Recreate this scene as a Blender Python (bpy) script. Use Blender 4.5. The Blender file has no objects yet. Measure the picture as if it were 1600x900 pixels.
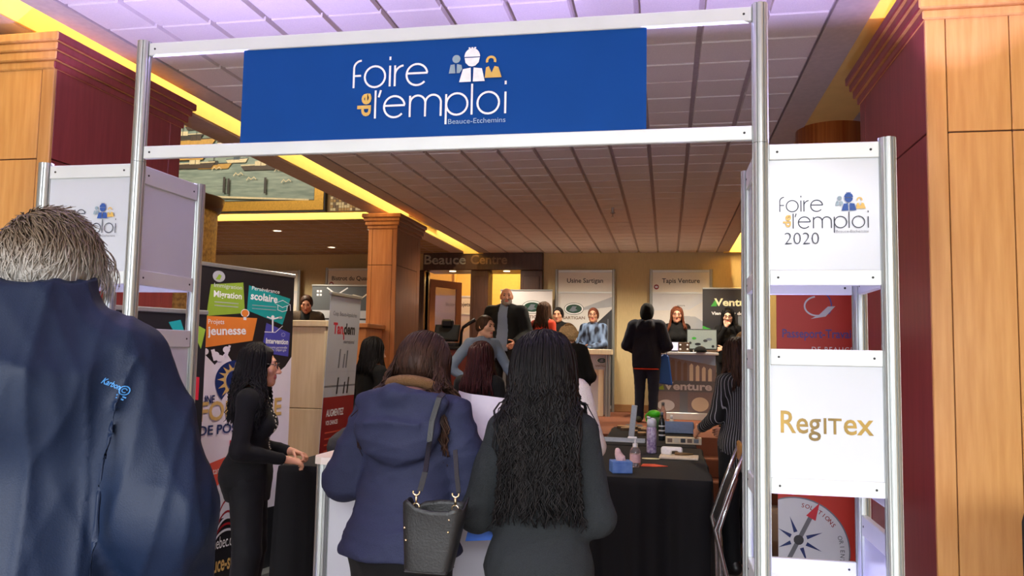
import bpy, bmesh, math, random
import numpy as np
from mathutils import Matrix, Vector
random.seed(7); np.random.seed(7)
sc = bpy.context.scene
COL = sc.collection

# ------------------------------------------------------------------ camera
CAMZ = 1.5
FPX = 1260.0
PITCH, ROLL, YAW = .08056, .0182, -.19046
def cam_axes():
    cy, sy = math.cos(YAW), math.sin(YAW)
    w = Vector((sy*math.cos(PITCH), cy*math.cos(PITCH), math.sin(PITCH)))
    r = Vector((cy, -sy, 0)); u = r.cross(w)
    return (math.cos(ROLL)*r+math.sin(ROLL)*u, -math.sin(ROLL)*r+math.cos(ROLL)*u, w)
CR, CU, CW = cam_axes()
cd = bpy.data.cameras.new('camera'); cam = bpy.data.objects.new('camera', cd); COL.objects.link(cam)
cd.sensor_width = 36; cd.lens = FPX/1600*36; cd.clip_start = .05; cd.clip_end = 100
cam.matrix_world = Matrix(((CR.x, CU.x, -CW.x, 0), (CR.y, CU.y, -CW.y, 0), (CR.z, CU.z, -CW.z, CAMZ), (0, 0, 0, 1)))
sc.camera = cam

# ------------------------------------------------------------------ world, daylight, exposure
sc.view_settings.view_transform = 'Standard'; sc.view_settings.look = 'None'
sc.view_settings.gamma = 1; sc.view_settings.exposure = 0.0
wd = bpy.data.worlds.new('world'); sc.world = wd; wd.use_nodes = True
wd.node_tree.nodes['Background'].inputs[0].default_value = (.80, .89, 1, 1)
wd.node_tree.nodes['Background'].inputs[1].default_value = .40
def area(name, loc, target, sx, sy, energy, color=(1, 1, 1), spread=None):
    l = bpy.data.lights.new(name, 'AREA'); l.shape = 'RECTANGLE'; l.size = sx; l.size_y = sy
    l.energy = energy; l.color = color
    if spread: l.spread = spread
    o = bpy.data.objects.new(name, l); COL.objects.link(o)
    o.location = loc; d = Vector(target)-Vector(loc)
    o.rotation_euler = d.to_track_quat('-Z', 'Y').to_euler()
    return o
def point(name, loc, energy, color=(1, 1, 1), r=.03, kind='POINT', target=None, angle=2.4, blend=.6):
    l = bpy.data.lights.new(name, kind); l.energy = energy; l.color = color; l.shadow_soft_size = r
    o = bpy.data.objects.new(name, l); COL.objects.link(o); o.location = loc
    if kind == 'SPOT':
        l.spot_size = angle; l.spot_blend = blend
        t = target or (loc[0], loc[1], 0)
        o.rotation_euler = (Vector(t)-Vector(loc)).to_track_quat('-Z', 'Y').to_euler()
    return o
DAY = (.93, .96, 1)
area('window_and_bounce_light', (-2.0, -4.8, 2.0), (-1.2, 3, 1.5), 8, 3.2, 165, DAY)
area('window_and_bounce_light', (-1.2, -5.6, 3.6), (-1.2, -1.6, 0), 8, 1.5, 560, DAY, 1.3)  # added lamp aimed at the floor, its bounce lifts the ceiling
WARM = (1, .87, .68); COVE = (1, .77, .36); VIOLET = (.50, .42, 1)

# ------------------------------------------------------------------ materials
def lin(c):
    return tuple(((v/255)/12.92 if v/255 <= .04045 else ((v/255+.055)/1.055)**2.4) for v in c)
MATS = {}
def mat(name, rgb, rough=.5, metal=0, bump=0, scale=60, var=.06, stretch=(1, 1, 1), spec=.5, emit=None, estr=0,
        rgb2=None, coat=0, sheen=0, alpha=None, trans=0, ior=1.45, detail=3):
    if name in MATS: return MATS[name]
    m = bpy.data.materials.new(name); m.use_nodes = True; nt = m.node_tree
    b = nt.nodes['Principled BSDF']
    c = lin(rgb)
    b.inputs['Roughness'].default_value = rough; b.inputs['Metallic'].default_value = metal
    b.inputs['Specular IOR Level'].default_value = spec
    if coat: b.inputs['Coat Weight'].default_value = coat; b.inputs['Coat Roughness'].default_value = .15
    if sheen: b.inputs['Sheen Weight'].default_value = sheen; b.inputs['Sheen Roughness'].default_value = .5
    if trans: b.inputs['Transmission Weight'].default_value = trans; b.inputs['IOR'].default_value = ior
    if emit: b.inputs['Emission Color'].default_value = (*lin(emit), 1); b.inputs['Emission Strength'].default_value = estr
    tc = nt.nodes.new('ShaderNodeTexCoord'); mp = nt.nodes.new('ShaderNodeMapping')
    mp.inputs['Scale'].default_value = stretch
    nt.links.new(tc.outputs['Object'], mp.inputs['Vector'])
    nz = nt.nodes.new('ShaderNodeTexNoise'); nz.inputs['Scale'].default_value = scale; nz.inputs['Detail'].default_value = detail
    nt.links.new(mp.outputs['Vector'], nz.inputs['Vector'])
    cr = nt.nodes.new('ShaderNodeValToRGB')
    c2 = lin(rgb2) if rgb2 else tuple(min(1, v*(1+var)) for v in c)
    c1 = c if rgb2 else tuple(v*(1-var) for v in c)
    cr.color_ramp.elements[0].color = (*c1, 1); cr.color_ramp.elements[1].color = (*c2, 1)
    cr.color_ramp.elements[0].position = .32; cr.color_ramp.elements[1].position = .68
    nt.links.new(nz.outputs['Fac'], cr.inputs['Fac']); nt.links.new(cr.outputs['Color'], b.inputs['Base Color'])
    if bump:
        bp = nt.nodes.new('ShaderNodeBump'); bp.inputs['Strength'].default_value = bump; bp.inputs['Distance'].default_value = .01
        nt.links.new(nz.outputs['Fac'], bp.inputs['Height']); nt.links.new(bp.outputs['Normal'], b.inputs['Normal'])
    MATS[name] = m
    return m
def wood(name, rgb, rgb2, rough=.38, sc_=(14, 14, 1.1), coat=.15):
    m = mat(name, rgb, rough, rgb2=rgb2, scale=2.6, stretch=sc_, detail=8, bump=.03, coat=coat)
    return m
ALU = mat('aluminium', (186, 190, 188), .34, .75, scale=8, stretch=(40, 40, 1), var=.05)
ALUB = mat('aluminium_beam', (214, 218, 216), .42, .25, scale=6, var=.03)
PANEL = mat('white_laminate', (196, 199, 205), .22, 0, scale=4, var=.015, coat=.3)
PANELB = mat('white_laminate_grey', (196, 196, 202), .3, 0, scale=4, var=.02)
SCREW = mat('screw', (30, 30, 30), .5)
HONEY = wood('honey_wood', (204, 146, 78), (220, 166, 98))
MAROON = wood('maroon_wood', (132, 52, 52), (148, 62, 60), rough=.36)
PILLARW = wood('pillar_wood', (186, 116, 66), (204, 136, 84))
BROWNW = wood('brown_and_shaded_wood', (118, 72, 46), (134, 86, 58))
MAPLE = wood('maple_panel', (214, 194, 160), (226, 208, 178), coat=.05)
TILE = mat('ceiling_tile', (226, 216, 210), .85, bump=.12, scale=180, var=.05)
TILEBACK = mat('ceiling_grid', (186, 172, 166), .8, scale=40)
SOFFIT = mat('soffit_paint', (196, 182, 172), .8, scale=30)
COVEP = mat('cove_yellow_paint', (240, 205, 120), .8, scale=10, var=.03)
BEIGE = mat('beige_wallcovering', (206, 184, 138), .8, bump=.1, scale=60, stretch=(1, 1, .15), var=.05)
YELW = mat('yellow_wall', (226, 186, 104), .8, scale=20, var=.04)
CARPET = mat('rust_carpet', (112, 62, 42), .95, bump=.3, scale=160, rgb2=(134, 80, 56))
CARPETD = mat('dark_carpet', (112, 92, 84), .95, bump=.3, scale=160, rgb2=(130, 108, 98))
WALLD = mat('dim_wall', (150, 132, 112), .85, scale=12)
BLACKM = mat('black_print', (22, 22, 26), .5)
INKW = mat('white_print', (236, 236, 238), .5)
INK = mat('slate_ink', (36, 42, 60), .5)
INKB = mat('blue_ink', (28, 72, 146), .5)
GOLD = mat('gold_ink', (212, 172, 84), .4, var=.12, scale=20)
GREYB = mat('greyblue_ink', (140, 160, 172), .5)
GREYINK = mat('grey_ink', (120, 124, 130), .5)
BLUEP = mat('blue_header_vinyl', (6, 66, 140), .65, scale=6, var=.03, spec=.15)

# ------------------------------------------------------------------ object helpers
def tag(o, label=None, cat=None, group=None, kind=None):
    if label: o['label'] = label
    if cat: o['category'] = cat
    if group: o['group'] = group
    if kind: o['kind'] = kind
    return o
def thing(name, label, cat, loc=(0, 0, 0), rz=0, group=None, scale=1):
    o = bpy.data.objects.new(name, None); COL.objects.link(o); o.empty_display_size = .1
    o.location = loc; o.rotation_euler = (0, 0, rz); o.scale = (scale,)*3
    return tag(o, label, cat, group)
def meshobj(name, verts, faces, mats, mi=None, parent=None, smooth=False, loc=None):
    me = bpy.data.meshes.new(name)
    me.from_pydata([tuple(v) for v in verts], [], [tuple(f) for f in faces])
    for m in (mats if isinstance(mats, (list, tuple)) else [mats]): me.materials.append(m)
    if mi is not None and len(mi): me.polygons.foreach_set('material_index', np.array(mi, dtype=np.int32))
    if smooth: me.polygons.foreach_set('use_smooth', np.ones(len(me.polygons), dtype=bool))
    me.update()
    o = bpy.data.objects.new(name, me); COL.objects.link(o)
    if parent: o.parent = parent
    if loc: o.location = loc
    return o
class MB:
    def __init__(s): s.v = []; s.f = []; s.mi = []; s.cur = 0; s.sm = False
    def mat(s, i): s.cur = i; return s
    def add(s, vs, fs):
        n = len(s.v); s.v += [tuple(p) for p in vs]; s.f += [tuple(i+n for i in f) for f in fs]; s.mi += [s.cur]*len(fs); return s
    def box(s, x0, x1, y0, y1, z0, z1, M=None):
        P = [(x, y, z) for z in (z0, z1) for y in (y0, y1) for x in (x0, x1)]
        if M is not None: P = [M @ Vector(p) for p in P]
        return s.add(P, [(0, 2, 3, 1), (4, 5, 7, 6), (0, 1, 5, 4), (2, 6, 7, 3), (0, 4, 6, 2), (1, 3, 7, 5)])
    def cbox(s, x0, x1, y0, y1, z0, z1, c=.004, M=None):   # chamfered box
        P = []; idx = {}
        X, Y, Z = (x0, x1), (y0, y1), (z0, z1); sg = (1, -1)
        for i in (0, 1):
            for j in (0, 1):
                for k in (0, 1):
                    p = (X[i], Y[j], Z[k]); d = (sg[i]*c, sg[j]*c, sg[k]*c)
                    for a in range(3):
                        q = [p[t]+(0 if t == a else d[t]) for t in range(3)]
                        idx[(i, j, k, a)] = len(P); P.append(q)
        F = []
        for a in range(3):
            b, e = (a+1) % 3, (a+2) % 3
            for v in (0, 1):
                def kk(vb, ve):
                    t = [0, 0, 0]; t[a] = v; t[b] = vb; t[e] = ve; return idx[(*t, a)]
                f = [kk(0, 0), kk(1, 0), kk(1, 1), kk(0, 1)]
                F.append(f if v else f[::-1])
            for vb in (0, 1):
                for ve in (0, 1):   # edge along a
                    def kk2(va, m):
                        t = [0, 0, 0]; t[a] = va; t[b] = vb; t[e] = ve; return idx[(*t, m)]
                    f = [kk2(0, b), kk2(1, b), kk2(1, e), kk2(0, e)]
                    F.append(f[::-1] if (vb ^ ve) == 0 else f)
        for i in (0, 1):
            for j in (0, 1):
                for k in (0, 1):
                    f = [idx[(i, j, k, a)] for a in range(3)]
                    F.append(f if (i+j+k) % 2 else f[::-1])
        if M is not None: P = [M @ Vector(p) for p in P]
        return s.add(P, F)
    def prism(s, poly, t0, t1, axis='z', M=None):
        n = len(poly); P = []
        for t in (t0, t1):
            for a, b in poly:
                P.append({'z': (a, b, t), 'y': (a, t, b), 'x': (t, a, b)}[axis])
        if M is not None: P = [M @ Vector(p) for p in P]
        F = [tuple(range(n))[::-1], tuple(range(n, 2*n))]+[(i, (i+1) % n, n+(i+1) % n, n+i) for i in range(n)]
        return s.add(P, F)
    def tube(s, path, r, n=8, cap=True, flat=1.0):
        path = [Vector(p) for p in path]; R = r if isinstance(r, (list, tuple)) else [r]*len(path)
        P = []; ref = None
        for i, p in enumerate(path):
            t = (path[min(i+1, len(path)-1)]-path[max(i-1, 0)])
            t = t.normalized() if t.length > 1e-9 else Vector((0, 0, 1))
            if ref is None:
                ref = t.orthogonal().normalized()
            ref = (ref-t*ref.dot(t)); ref = ref.normalized() if ref.length > 1e-6 else t.orthogonal().normalized()
            b = t.cross(ref)
            for k in range(n):
                a = 2*math.pi*k/n; P.append(p+ref*math.cos(a)*R[i]+b*math.sin(a)*R[i]*flat)
        F = [(i*n+k, i*n+(k+1) % n, (i+1)*n+(k+1) % n, (i+1)*n+k) for i in range(len(path)-1) for k in range(n)]
        if cap: F += [tuple(range(n))[::-1], tuple(range((len(path)-1)*n, len(path)*n))]
        return s.add(P, F)
    def lathe(s, prof, c=(0, 0, 0), n=20, M=None, a0=0, a1=2*math.pi):
        full = abs(a1-a0-2*math.pi) < 1e-6; m = n if full else n+1; P = []
        for r, z in prof:
            for k in range(m):
                a = a0+(a1-a0)*k/n; P.append((c[0]+r*math.cos(a), c[1]+r*math.sin(a), c[2]+z))
        if M is not None: P = [M @ Vector(p) for p in P]
        F = [(i*m+k, i*m+(k+1) % m, (i+1)*m+(k+1) % m, (i+1)*m+k) for i in range(len(prof)-1) for k in range(m if full else n)]
        if full: F += [tuple(range(m))[::-1], tuple(range((len(prof)-1)*m, len(prof)*m))]
        return s.add(P, F)
    def sphere(s, c, r, n=10, M=None):
        rr = r if isinstance(r, (tuple, list)) else (r, r, r)
        P = []; F = []
        for i in range(n+1):
            t = math.pi*i/n
            for k in range(2*n):
                a = math.pi*k/n; P.append((c[0]+rr[0]*math.sin(t)*math.cos(a), c[1]+rr[1]*math.sin(t)*math.sin(a), c[2]+rr[2]*math.cos(t)))
        m = 2*n
        for i in range(n):
            for k in range(m): F.append((i*m+k, (i+1)*m+k, (i+1)*m+(k+1) % m, i*m+(k+1) % m))
        if M is not None: P = [M @ Vector(p) for p in P]
        return s.add(P, F)
    def build(s, name, mats, parent=None, smooth=False, loc=None, label=None):
        o = meshobj(name, s.v, s.f, mats, s.mi, parent, smooth, loc)
        if label: o['label'] = label
        return o
def struct(o): o['kind'] = 'structure'; return o

# ------------------------------------------------------------------ flat print (lettering, logos, posters)
TXT = {}
def textgeo(body, bold=0.0, spacing=1.0, res=3):
    key = (body, bold, spacing, res)
    if key in TXT: return TXT[key]
    c = bpy.data.curves.new('t', 'FONT'); c.body = body; c.size = 1; c.offset = bold; c.space_character = spacing
    c.resolution_u = res; c.fill_mode = 'FRONT'
    o = bpy.data.objects.new('t', c); COL.objects.link(o)
    me = o.to_mesh()
    v = np.array([tuple(p.co) for p in me.vertices]).reshape(-1, 3); f = [tuple(p.vertices) for p in me.polygons]
    o.to_mesh_clear(); bpy.data.objects.remove(o); bpy.data.curves.remove(c)
    TXT[key] = (v, f); return TXT[key]
class Print:
    def __init__(s, o, r, u, eps=.0012):
        s.o = Vector(o); s.r = Vector(r).normalized(); s.u = Vector(u).normalized(); s.n = s.r.cross(s.u)
        s.eps = eps; s.vmap = None; s.hmul = 1; s.auto = False; s.v = []; s.f = []; s.mi = []; s.mats = []; s.layer = 1
    def mid(s, m):
        if m not in s.mats: s.mats.append(m)
        return s.mats.index(m)
    def raw(s, P, F, m, up=0):
        n = len(s.v); e = s.eps*s.layer; s.layer += .12
        if s.vmap: P = [(a, s.vmap(q)) for a, q in P]
        s.v += [tuple(s.o+s.r*a+s.u*b+s.n*(e+up)) for a, b in P]; s.f += [tuple(i+n for i in f) for f in F]; s.mi += [s.mid(m)]*len(F)
        return s
    def poly(s, pts, m): return s.raw(pts, [tuple(range(len(pts)))], m)
    def rect(s, x0, x1, y0, y1, m): return s.poly([(x0, y0), (x1, y0), (x1, y1), (x0, y1)], m)
    def ell(s, cx, cy, rx, ry, m, a0=0, a1=360, n=28):
        return s.poly([(cx+rx*math.cos(math.radians(a0+(a1-a0)*i/n)), cy+ry*math.sin(math.radians(a0+(a1-a0)*i/n))) for i in range(n if abs(a1-a0) >= 360 else n+1)], m)
    def stroke(s, path, w, m, closed=False):
        P = [Vector(p) for p in path]; n = len(P); out = []
        for i in range(n):
            a = P[(i-1) % n] if (closed or i > 0) else P[i]; b = P[(i+1) % n] if (closed or i < n-1) else P[i]
            t = (b-a); t = t.normalized() if t.length > 1e-9 else Vector((1, 0)); q = Vector((-t.y, t.x))*w/2
            out += [P[i]+q, P[i]-q]
        F = [(2*i, 2*i+1, (2*i+3) % (2*n), (2*i+2) % (2*n)) for i in range(n if closed else n-1)]
        return s.raw([(p.x, p.y) for p in out], F, m)
    def arc(s, cx, cy, r, a0, a1, w, m, n=24, ry=None):
        ry = ry or r
        return s.stroke([(cx+r*math.cos(math.radians(a0+(a1-a0)*i/n)), cy+ry*math.sin(math.radians(a0+(a1-a0)*i/n))) for i in range(n+1)], w, m)
    def text(s, body, x, y, h, m, align='l', width=None, bold=0., rot=0, spacing=1., res=3, shear=0):
        v, f = textgeo(body, bold, spacing, res)
        if not len(v): return s
        a = v[:, :2].copy(); x0, x1 = a[:, 0].min(), a[:, 0].max()
        k = h*s.hmul/.73; kx = k if width is None else width/(x1-x0)
        a[:, 0] = (a[:, 0]-x0)*kx; a[:, 1] *= k; a[:, 0] += a[:, 1]*shear
        w = (x1-x0)*kx; a[:, 0] -= {'l': 0, 'c': w/2, 'r': w}[align]
        c, q = math.cos(rot), math.sin(rot); b = np.stack([a[:, 0]*c-a[:, 1]*q+x, a[:, 0]*q+a[:, 1]*c+y], 1)
        s.raw([tuple(p) for p in b], f, m)
        if s.auto: s.flush('lettering')
        return s
    def flush(s, name):
        if s.v: meshobj(name, s.v, s.f, list(s.mats), s.mi, s.parent); s.v = []; s.f = []; s.mi = []; s.mats = []
        return s
    def build(s, name, parent, label=None):
        if not s.v: return None
        o = meshobj(name, s.v, s.f, s.mats, s.mi, parent)
        if label: o['label'] = label
        return o
def foire_logo(p, x, y, w, txt, grey, blue, gold, small, year=False, sw=7):
    """x,y = upper left corner of the logo, w = width; drawn in a 665 x 318 design space"""
    k = w/663.0
    def m(a, b): return (x+(a-322)*k, y-(b-430)*k)
    def st(pts): p.stroke([m(*q) for q in pts], sw*k, txt)
    def ar(cx, cy, r, a0, a1): c = m(cx, cy); p.arc(c[0], c[1], r*k, a0, a1, sw*k, txt)
    st([(324, 577), (324, 492)]); ar(357, 493, 33, 90, 180); st([(324, 525), (356, 525)])
    ar(418, 532, 45, 0, 360); st([(484, 488), (484, 577)]); st([(484, 449), (484, 464)])
    st([(506, 488), (506, 577)]); ar(546, 530, 40, 95, 180)
    ar(602, 532, 45, 8, 318); st([(557, 526), (648, 526)])
    st([(424, 592), (424, 712)]); st([(447, 592), (438, 622)])
    ar(508, 665, 45, 8, 318); st([(463, 660), (554, 660)])
    for a, b in ((576, 642), (642, 709)):
        ar((a+b)/2, 655, (b-a)/2, 0, 180); st([(b, 655), (b, 712)])
    st([(576, 622), (576, 712)]); st([(731, 622), (731, 748)]); ar(777, 665, 45, 0, 360)
    st([(840, 583), (840, 712)]); ar(909, 665, 45, 0, 360); st([(980, 622), (980, 712)]); st([(980, 577), (980, 592)])
    a = m(404, 702); p.text('de', a[0], a[1], 60*k, gold, width=98*k, bold=.03, rot=math.pi/2)
    a = m(742, 748); p.text('Beauce-Etchemins', a[0], a[1], 22*k, small, width=240*k)
    if year: a = m(357, 838); p.text('2020', a[0], a[1], 100*k, txt, width=258*k, bold=-.018)
    c = m(771, 476); p.ell(c[0], c[1], 17*k, 17*k, grey)
    p.poly([m(*q) for q in ((747, 500), (764, 498), (768, 536), (740, 536))], grey)
    p.poly([m(*q) for q in ((774, 498), (793, 502), (797, 520), (786, 536), (773, 536))], grey)
    c = m(838, 470); p.ell(c[0], c[1], 33*k, 36*k, blue, 0, 180)
    p.poly([m(*q) for q in ((806, 474), (870, 474), (866, 494), (852, 508), (838, 511), (824, 508), (810, 494))], blue)
    for q in (826, 838, 850):
        p.poly([m(q-4, 430), m(q+4, 430), m(q+4, 436), m(q-4, 436)], blue)
    p.poly([m(*q) for q in ((800, 521), (833, 516), (835, 575), (785, 575))], blue)
    p.poly([m(*q) for q in ((845, 516), (880, 521), (893, 575), (843, 575))], blue)
    c = m(918, 492); p.arc(c[0], c[1], 17*k, -20, 200, 10*k, gold)
    p.poly([m(*q) for q in ((897, 519), (909, 514), (921, 542), (933, 514), (949, 519), (963, 562), (893, 562))], gold)
def W(o):
    """the child's mesh is in world coordinates: cancel its root's placement"""
    r = o.parent
    m = Matrix.LocRotScale(r.location, r.rotation_euler, r.scale)
    if r.parent: m = r.parent.matrix_parent_inverse.inverted() if False else m
    o.matrix_parent_inverse = m.inverted(); return o
def ident(o): return o

# ------------------------------------------------------------------ room shell
ZC, TS = 3.15, .305
FLOORY = 9.35; PZ = .6
m = MB(); m.box(-9, 4, -6, .6, -.05, 0.001); struct(m.build('floor_bounce', mat('pale_bounce_floor', (206, 202, 196), .4, scale=3)))  # unseen pale floor, added to bounce light up to the ceiling
m = MB(); m.box(-9, 4, .6, 9.4, -.05, 0); fl = struct(m.build('floor', CARPETD))
m = MB(); m.box(-9, 4, FLOORY, 13.05, -.04, PZ); struct(m.build('trim_platform', CARPET))
for i, (ya, z) in enumerate(((8.75, .2), (9.05, .4))):
    m = MB(); m.cbox(-9, 4, ya, FLOORY+.001, -.04 if i == 0 else .2, z, .012); struct(m.build('trim_step', CARPET))
# far wall with the double doorway
m = MB()
m.box(-9, -4.0, 13.05, 13.2, 0, 3.9); m.box(-2.0, 4, 13.05, 13.2, 0, 3.9)
m.box(-4.0, -2.0, 13.05, 13.2, 3.15, 3.9); struct(m.build('wall_far', BEIGE))
m = MB(); m.cbox(-2.0, 4, 13.02, 13.055, PZ, PZ+.12, .006); m.cbox(-9, -4.0, 13.02, 13.055, PZ, PZ+.12, .006)
struct(m.build('baseboard_far', mat('tan_baseboard', (150, 108, 66), .5)))
m = MB(); m.box(-9.1, -9, -6, 18, -.05, 5.4); struct(m.build('wall_left', BEIGE))
m = MB(); m.box(4, 4.1, -6, 18, -.05, 5.4); struct(m.build('wall_right', BEIGE))
# corridor room behind the doorway
m = MB(); m.box(-7, 0, 13.2, 18, PZ-.04, PZ); struct(m.build('floor_corridor', CARPET))
m = MB(); m.box(-7, 0, 16.6, 16.75, PZ, 3.6); struct(m.build('wall_corridor', YELW))
m = MB(); m.box(-7, 0, 13.2, 18, 3.6, 3.7); struct(m.build('ceiling_corridor', SOFFIT))
m = MB(); m.box(-5.5, -5.4, 13.2, 16.6, PZ, 3.6); struct(m.build('wall_corridor_left', mat('violet_wall', (190, 170, 200), .7)))
for xp in (-4.45, -3.85, -3.05, -2.6):
    m = MB(); m.cbox(xp, xp+.05, 16.52, 16.6, PZ, 3.6, .01); struct(m.build('trim_corridor', YELW))
DOORW = wood('door_casing_wood', (66, 42, 32), (80, 52, 40))
# doorway casing
door = struct(thing('door_1', None, None, (-3.0, 13.0, PZ)))
m = MB(); m.cbox(-4.02, -1.99, 12.93, 13.25, 2.86, 3.149, .01); W(m.build('lintel', DOORW, door))
m = MB(); m.cbox(-4.02, -2.02, 13.25, 13.6, 2.86, 2.9, .006); W(m.build('soffit_board', DOORW, door))
for x0, x1 in ((-4.25, -4.0), (-3.2, -2.9), (-2.36, -1.99)):
    m = MB(); m.cbox(x0, x1, 12.95, 13.3, PZ, 2.86, .012); m.cbox(x0+.05, x1-.05, 12.935, 12.96, PZ+.1, 2.76, .006)
    W(m.build('door_jamb', DOORW, door))
for x in (-3.55, -2.62):
    m = MB(); m.lathe([(.055, 2.852), (.055, 2.858), (.03, 2.859)], (x, 13.1, 0)); W(m.build('downlight', mat('downlight_glow', (255, 236, 190), emit=(255, 226, 170), estr=6), door))
p = Print((-4.02, 12.928, 2.86), (1, 0, 0), (0, 0, 1), .004)
SILV = mat('silver_letters', (190, 186, 180), .25, .9)
SHADELET = mat('shaded_silver_letters', (130, 106, 88), .3, .8)  # same silver letters with shade painted in as a darker tone
p.text('Beauce', .02, .1, .16, SILV, width=.72, bold=.02); p.text('Centre', .82, .1, .16, SHADELET, width=.62, bold=.02)
W(p.build('lettering', door, 'silver letters reading Beauce Centre'))
# glazed door leaf standing open
m = MB(); M = Matrix.Translation((-4.02, 13.35, 0)) @ Matrix.Rotation(math.radians(62), 4, 'Z')
DW = mat('door_wood', (176, 108, 60), .4)
for z0, z1 in ((PZ, .8), (1.72, 1.95), (2.62, 2.75)): m.cbox(0, .8, -.02, .02, z0, z1, .004, M)
for x0, x1 in ((0, .13), (.67, .8)): m.cbox(x0, x1, -.021, .021, PZ, 2.75, .004, M)
W(m.build('door_leaf', DW, door))
m = MB()
for z0, z1 in ((.8, 1.72), (1.95, 2.62)): m.box(.13, .67, -.004, .004, z0, z1, M)
W(m.build('door_glass', mat('door_pane', (196, 190, 204), .1, trans=.85), door))
m = MB(); m.sphere(tuple(M @ Vector((.73, -.05, 1.62))), .03, 8); W(m.build('door_knob', SILV, door, True))

# main suspended ceiling: a cloud 12 tiles wide
NX, X0 = 12, -.143+.305*3-.305*12
X1 = X0+NX*TS
ceil = struct(thing('ceiling', None, None, ((X0+X1)/2, 6, ZC)))
m = MB(); m.box(X0-.16, X1+.18, -3, 13.05, ZC+.022, ZC+.10)
m.box(X0-.16, X0, -3, 13.05, ZC-.002, ZC+.03); m.box(X1, X1+.18, -3, 13.05, ZC-.002, ZC+.03); W(m.build('ceiling_grid', [TILEBACK], ceil))
m = MB(); m.box(X0-.165, X0-.002, -3, 13.04, ZC-.006, ZC+.1); m.box(X1+.002, X1+.185, -3, 13.04, ZC-.006, ZC+.1); W(m.build('ceiling_border', [SOFFIT], ceil))
YT0 = 6.672-TS*15
def tile_geo(mb, x, y, z=0):
    a, b, c, d = .013, .292, .007, .298          # wide grooves along the room, narrow ones across
    mb.add([(x+a, y+c, z+.022), (x+b, y+c, z+.022), (x+b, y+d, z+.022), (x+a, y+d, z+.022),
            (x+a+.004, y+c+.004, z-.003), (x+b-.004, y+c+.004, z-.003), (x+b-.004, y+d-.004, z-.003), (x+a+.004, y+d-.004, z-.003)],
           [(4, 7, 6, 5), (0, 4, 5, 1), (1, 5, 6, 2), (2, 6, 7, 3), (3, 7, 4, 0)])
m = MB(); tile_geo(m, 0, 0); t0 = None; rest = MB(); cnt = 0
for j in range(-14, 36):
    for i in range(NX):
        x, y = X0+i*TS, YT0+j*TS
        if 2 <= j < 27:
            if t0 is None:
                t0 = m.build('ceiling_tile', TILE, ceil); o = t0
            else:
                o = t0.copy(); COL.objects.link(o)
            o.location = (x-ceil.location.x, y-ceil.location.y, random.uniform(-.0015, .0015))
        elif y < 13.0: tile_geo(rest, x-ceil.location.x, y-ceil.location.y)
o = rest.build('ceiling_tile_field', TILE, ceil); o['kind'] = 'stuff'

# cove slots, beams and side ceilings
XB, XBR = X0-.43, X1+.49        # inner faces of the beams left and right
m = MB(); m.box(XB-.22, XB, -3, 9.2, ZC, 5.3); m.box(XB-.22, XB, 9.2, 13.05, ZC, 3.9); struct(m.build('trim_beam_left', [SOFFIT]))
m = MB(); m.box(XB, XB+.012, -3, 13.05, ZC+.012, 3.8); m.box(XB, X0-.1, -3, 13.05, 3.8, 3.84); m.box(XB, X0-.1, 12.9, 13.04, ZC-.02, 3.8)
struct(m.build('trim_cove_left', COVEP))
m = MB(); m.box(XBR, XBR+.5, -3, 13.05, ZC, 3.9); m.box(XBR+.5, 4, -3, 13.05, ZC+.01, ZC+.1); struct(m.build('trim_beam_right', SOFFIT))
m = MB(); m.box(XBR-.012, XBR, -3, 13.05, ZC+.012, 3.8); m.box(X1+.1, XBR, -3, 13.05, 3.8, 3.84); m.box(X1+.1, XBR, 12.9, 13.04, ZC-.02, 3.8)
m.box(X1+.18, XBR, 4.05, 4.1, ZC-.001, 3.8); m.box(X1+.18, XBR, 4.1, 8.6, ZC-.001, ZC+.03)
struct(m.build('trim_cove_right', COVEP))
def cove(x, y0, y1, tx, e):
    area('cove_light', (x, (y0+y1)/2, 3.66), (tx, (y0+y1)/2, 3.2), y1-y0, .05, e, COVE).rotation_euler
def strip(x, y0, y1, e, ang):
    l = bpy.data.lights.new('cove_light', 'AREA'); l.shape = 'RECTANGLE'; l.size = .06; l.size_y = y1-y0; l.energy = e; l.color = COVE
    o = bpy.data.objects.new('cove_light', l); COL.objects.link(o); o.location = (x, (y0+y1)/2, 3.62); o.rotation_euler = (0, ang, 0)
strip(X0-.12, -1, 12.9, 120, math.radians(52)); strip(X1+.14, -1, 4.0, 40, math.radians(-52)); strip(X1+.14, 8.7, 12.9, 110, math.radians(-52))
# void with the painting on the left, and the lower ceiling behind it
m = MB(); m.box(-9, XB-.22, -3, 9.2, 5.3, 5.4); m.box(-9, XB-.22, -3.1, -3, ZC, 5.3); struct(m.build('ceiling_void', SOFFIT))
m = MB(); m.box(-9, XB-.22, 9.2, 9.26, ZC+.04, 5.4); struct(m.build('wall_bulkhead', mat('bulkhead', (176, 150, 104), .8, scale=20)))
m = MB(); m.box(-9, XB-.22, 9.5, 13.05, ZC, ZC+.1); m.box(-9, XB-.22, 9.2, 13.05, 3.7, 3.74); struct(m.build('ceiling_low', mat('low_ceiling', (150, 128, 96), .85, bump=.1, scale=120)))
m = MB(); m.box(-9, XB-.22, 9.488, 9.4995, ZC-.004, 3.7); struct(m.build('trim_cove_low', COVEP))
gr = MB()
for k in range(12): gr.box(-9, XB-.22, 9.55+k*.305, 9.556+k*.305, ZC-.004, ZC)
for k in range(18): gr.box(-9+k*.305, -8.994+k*.305, 9.5, 13.05, ZC-.004, ZC)
struct(gr.build('trim_low_ceiling_joints', TILEBACK))
area('cove_light', (-6, 9.32, 3.5), (-6, 9.5, 3.2), 5, .04, 70, COVE).rotation_euler = (math.radians(32), 0, 0)
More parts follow.
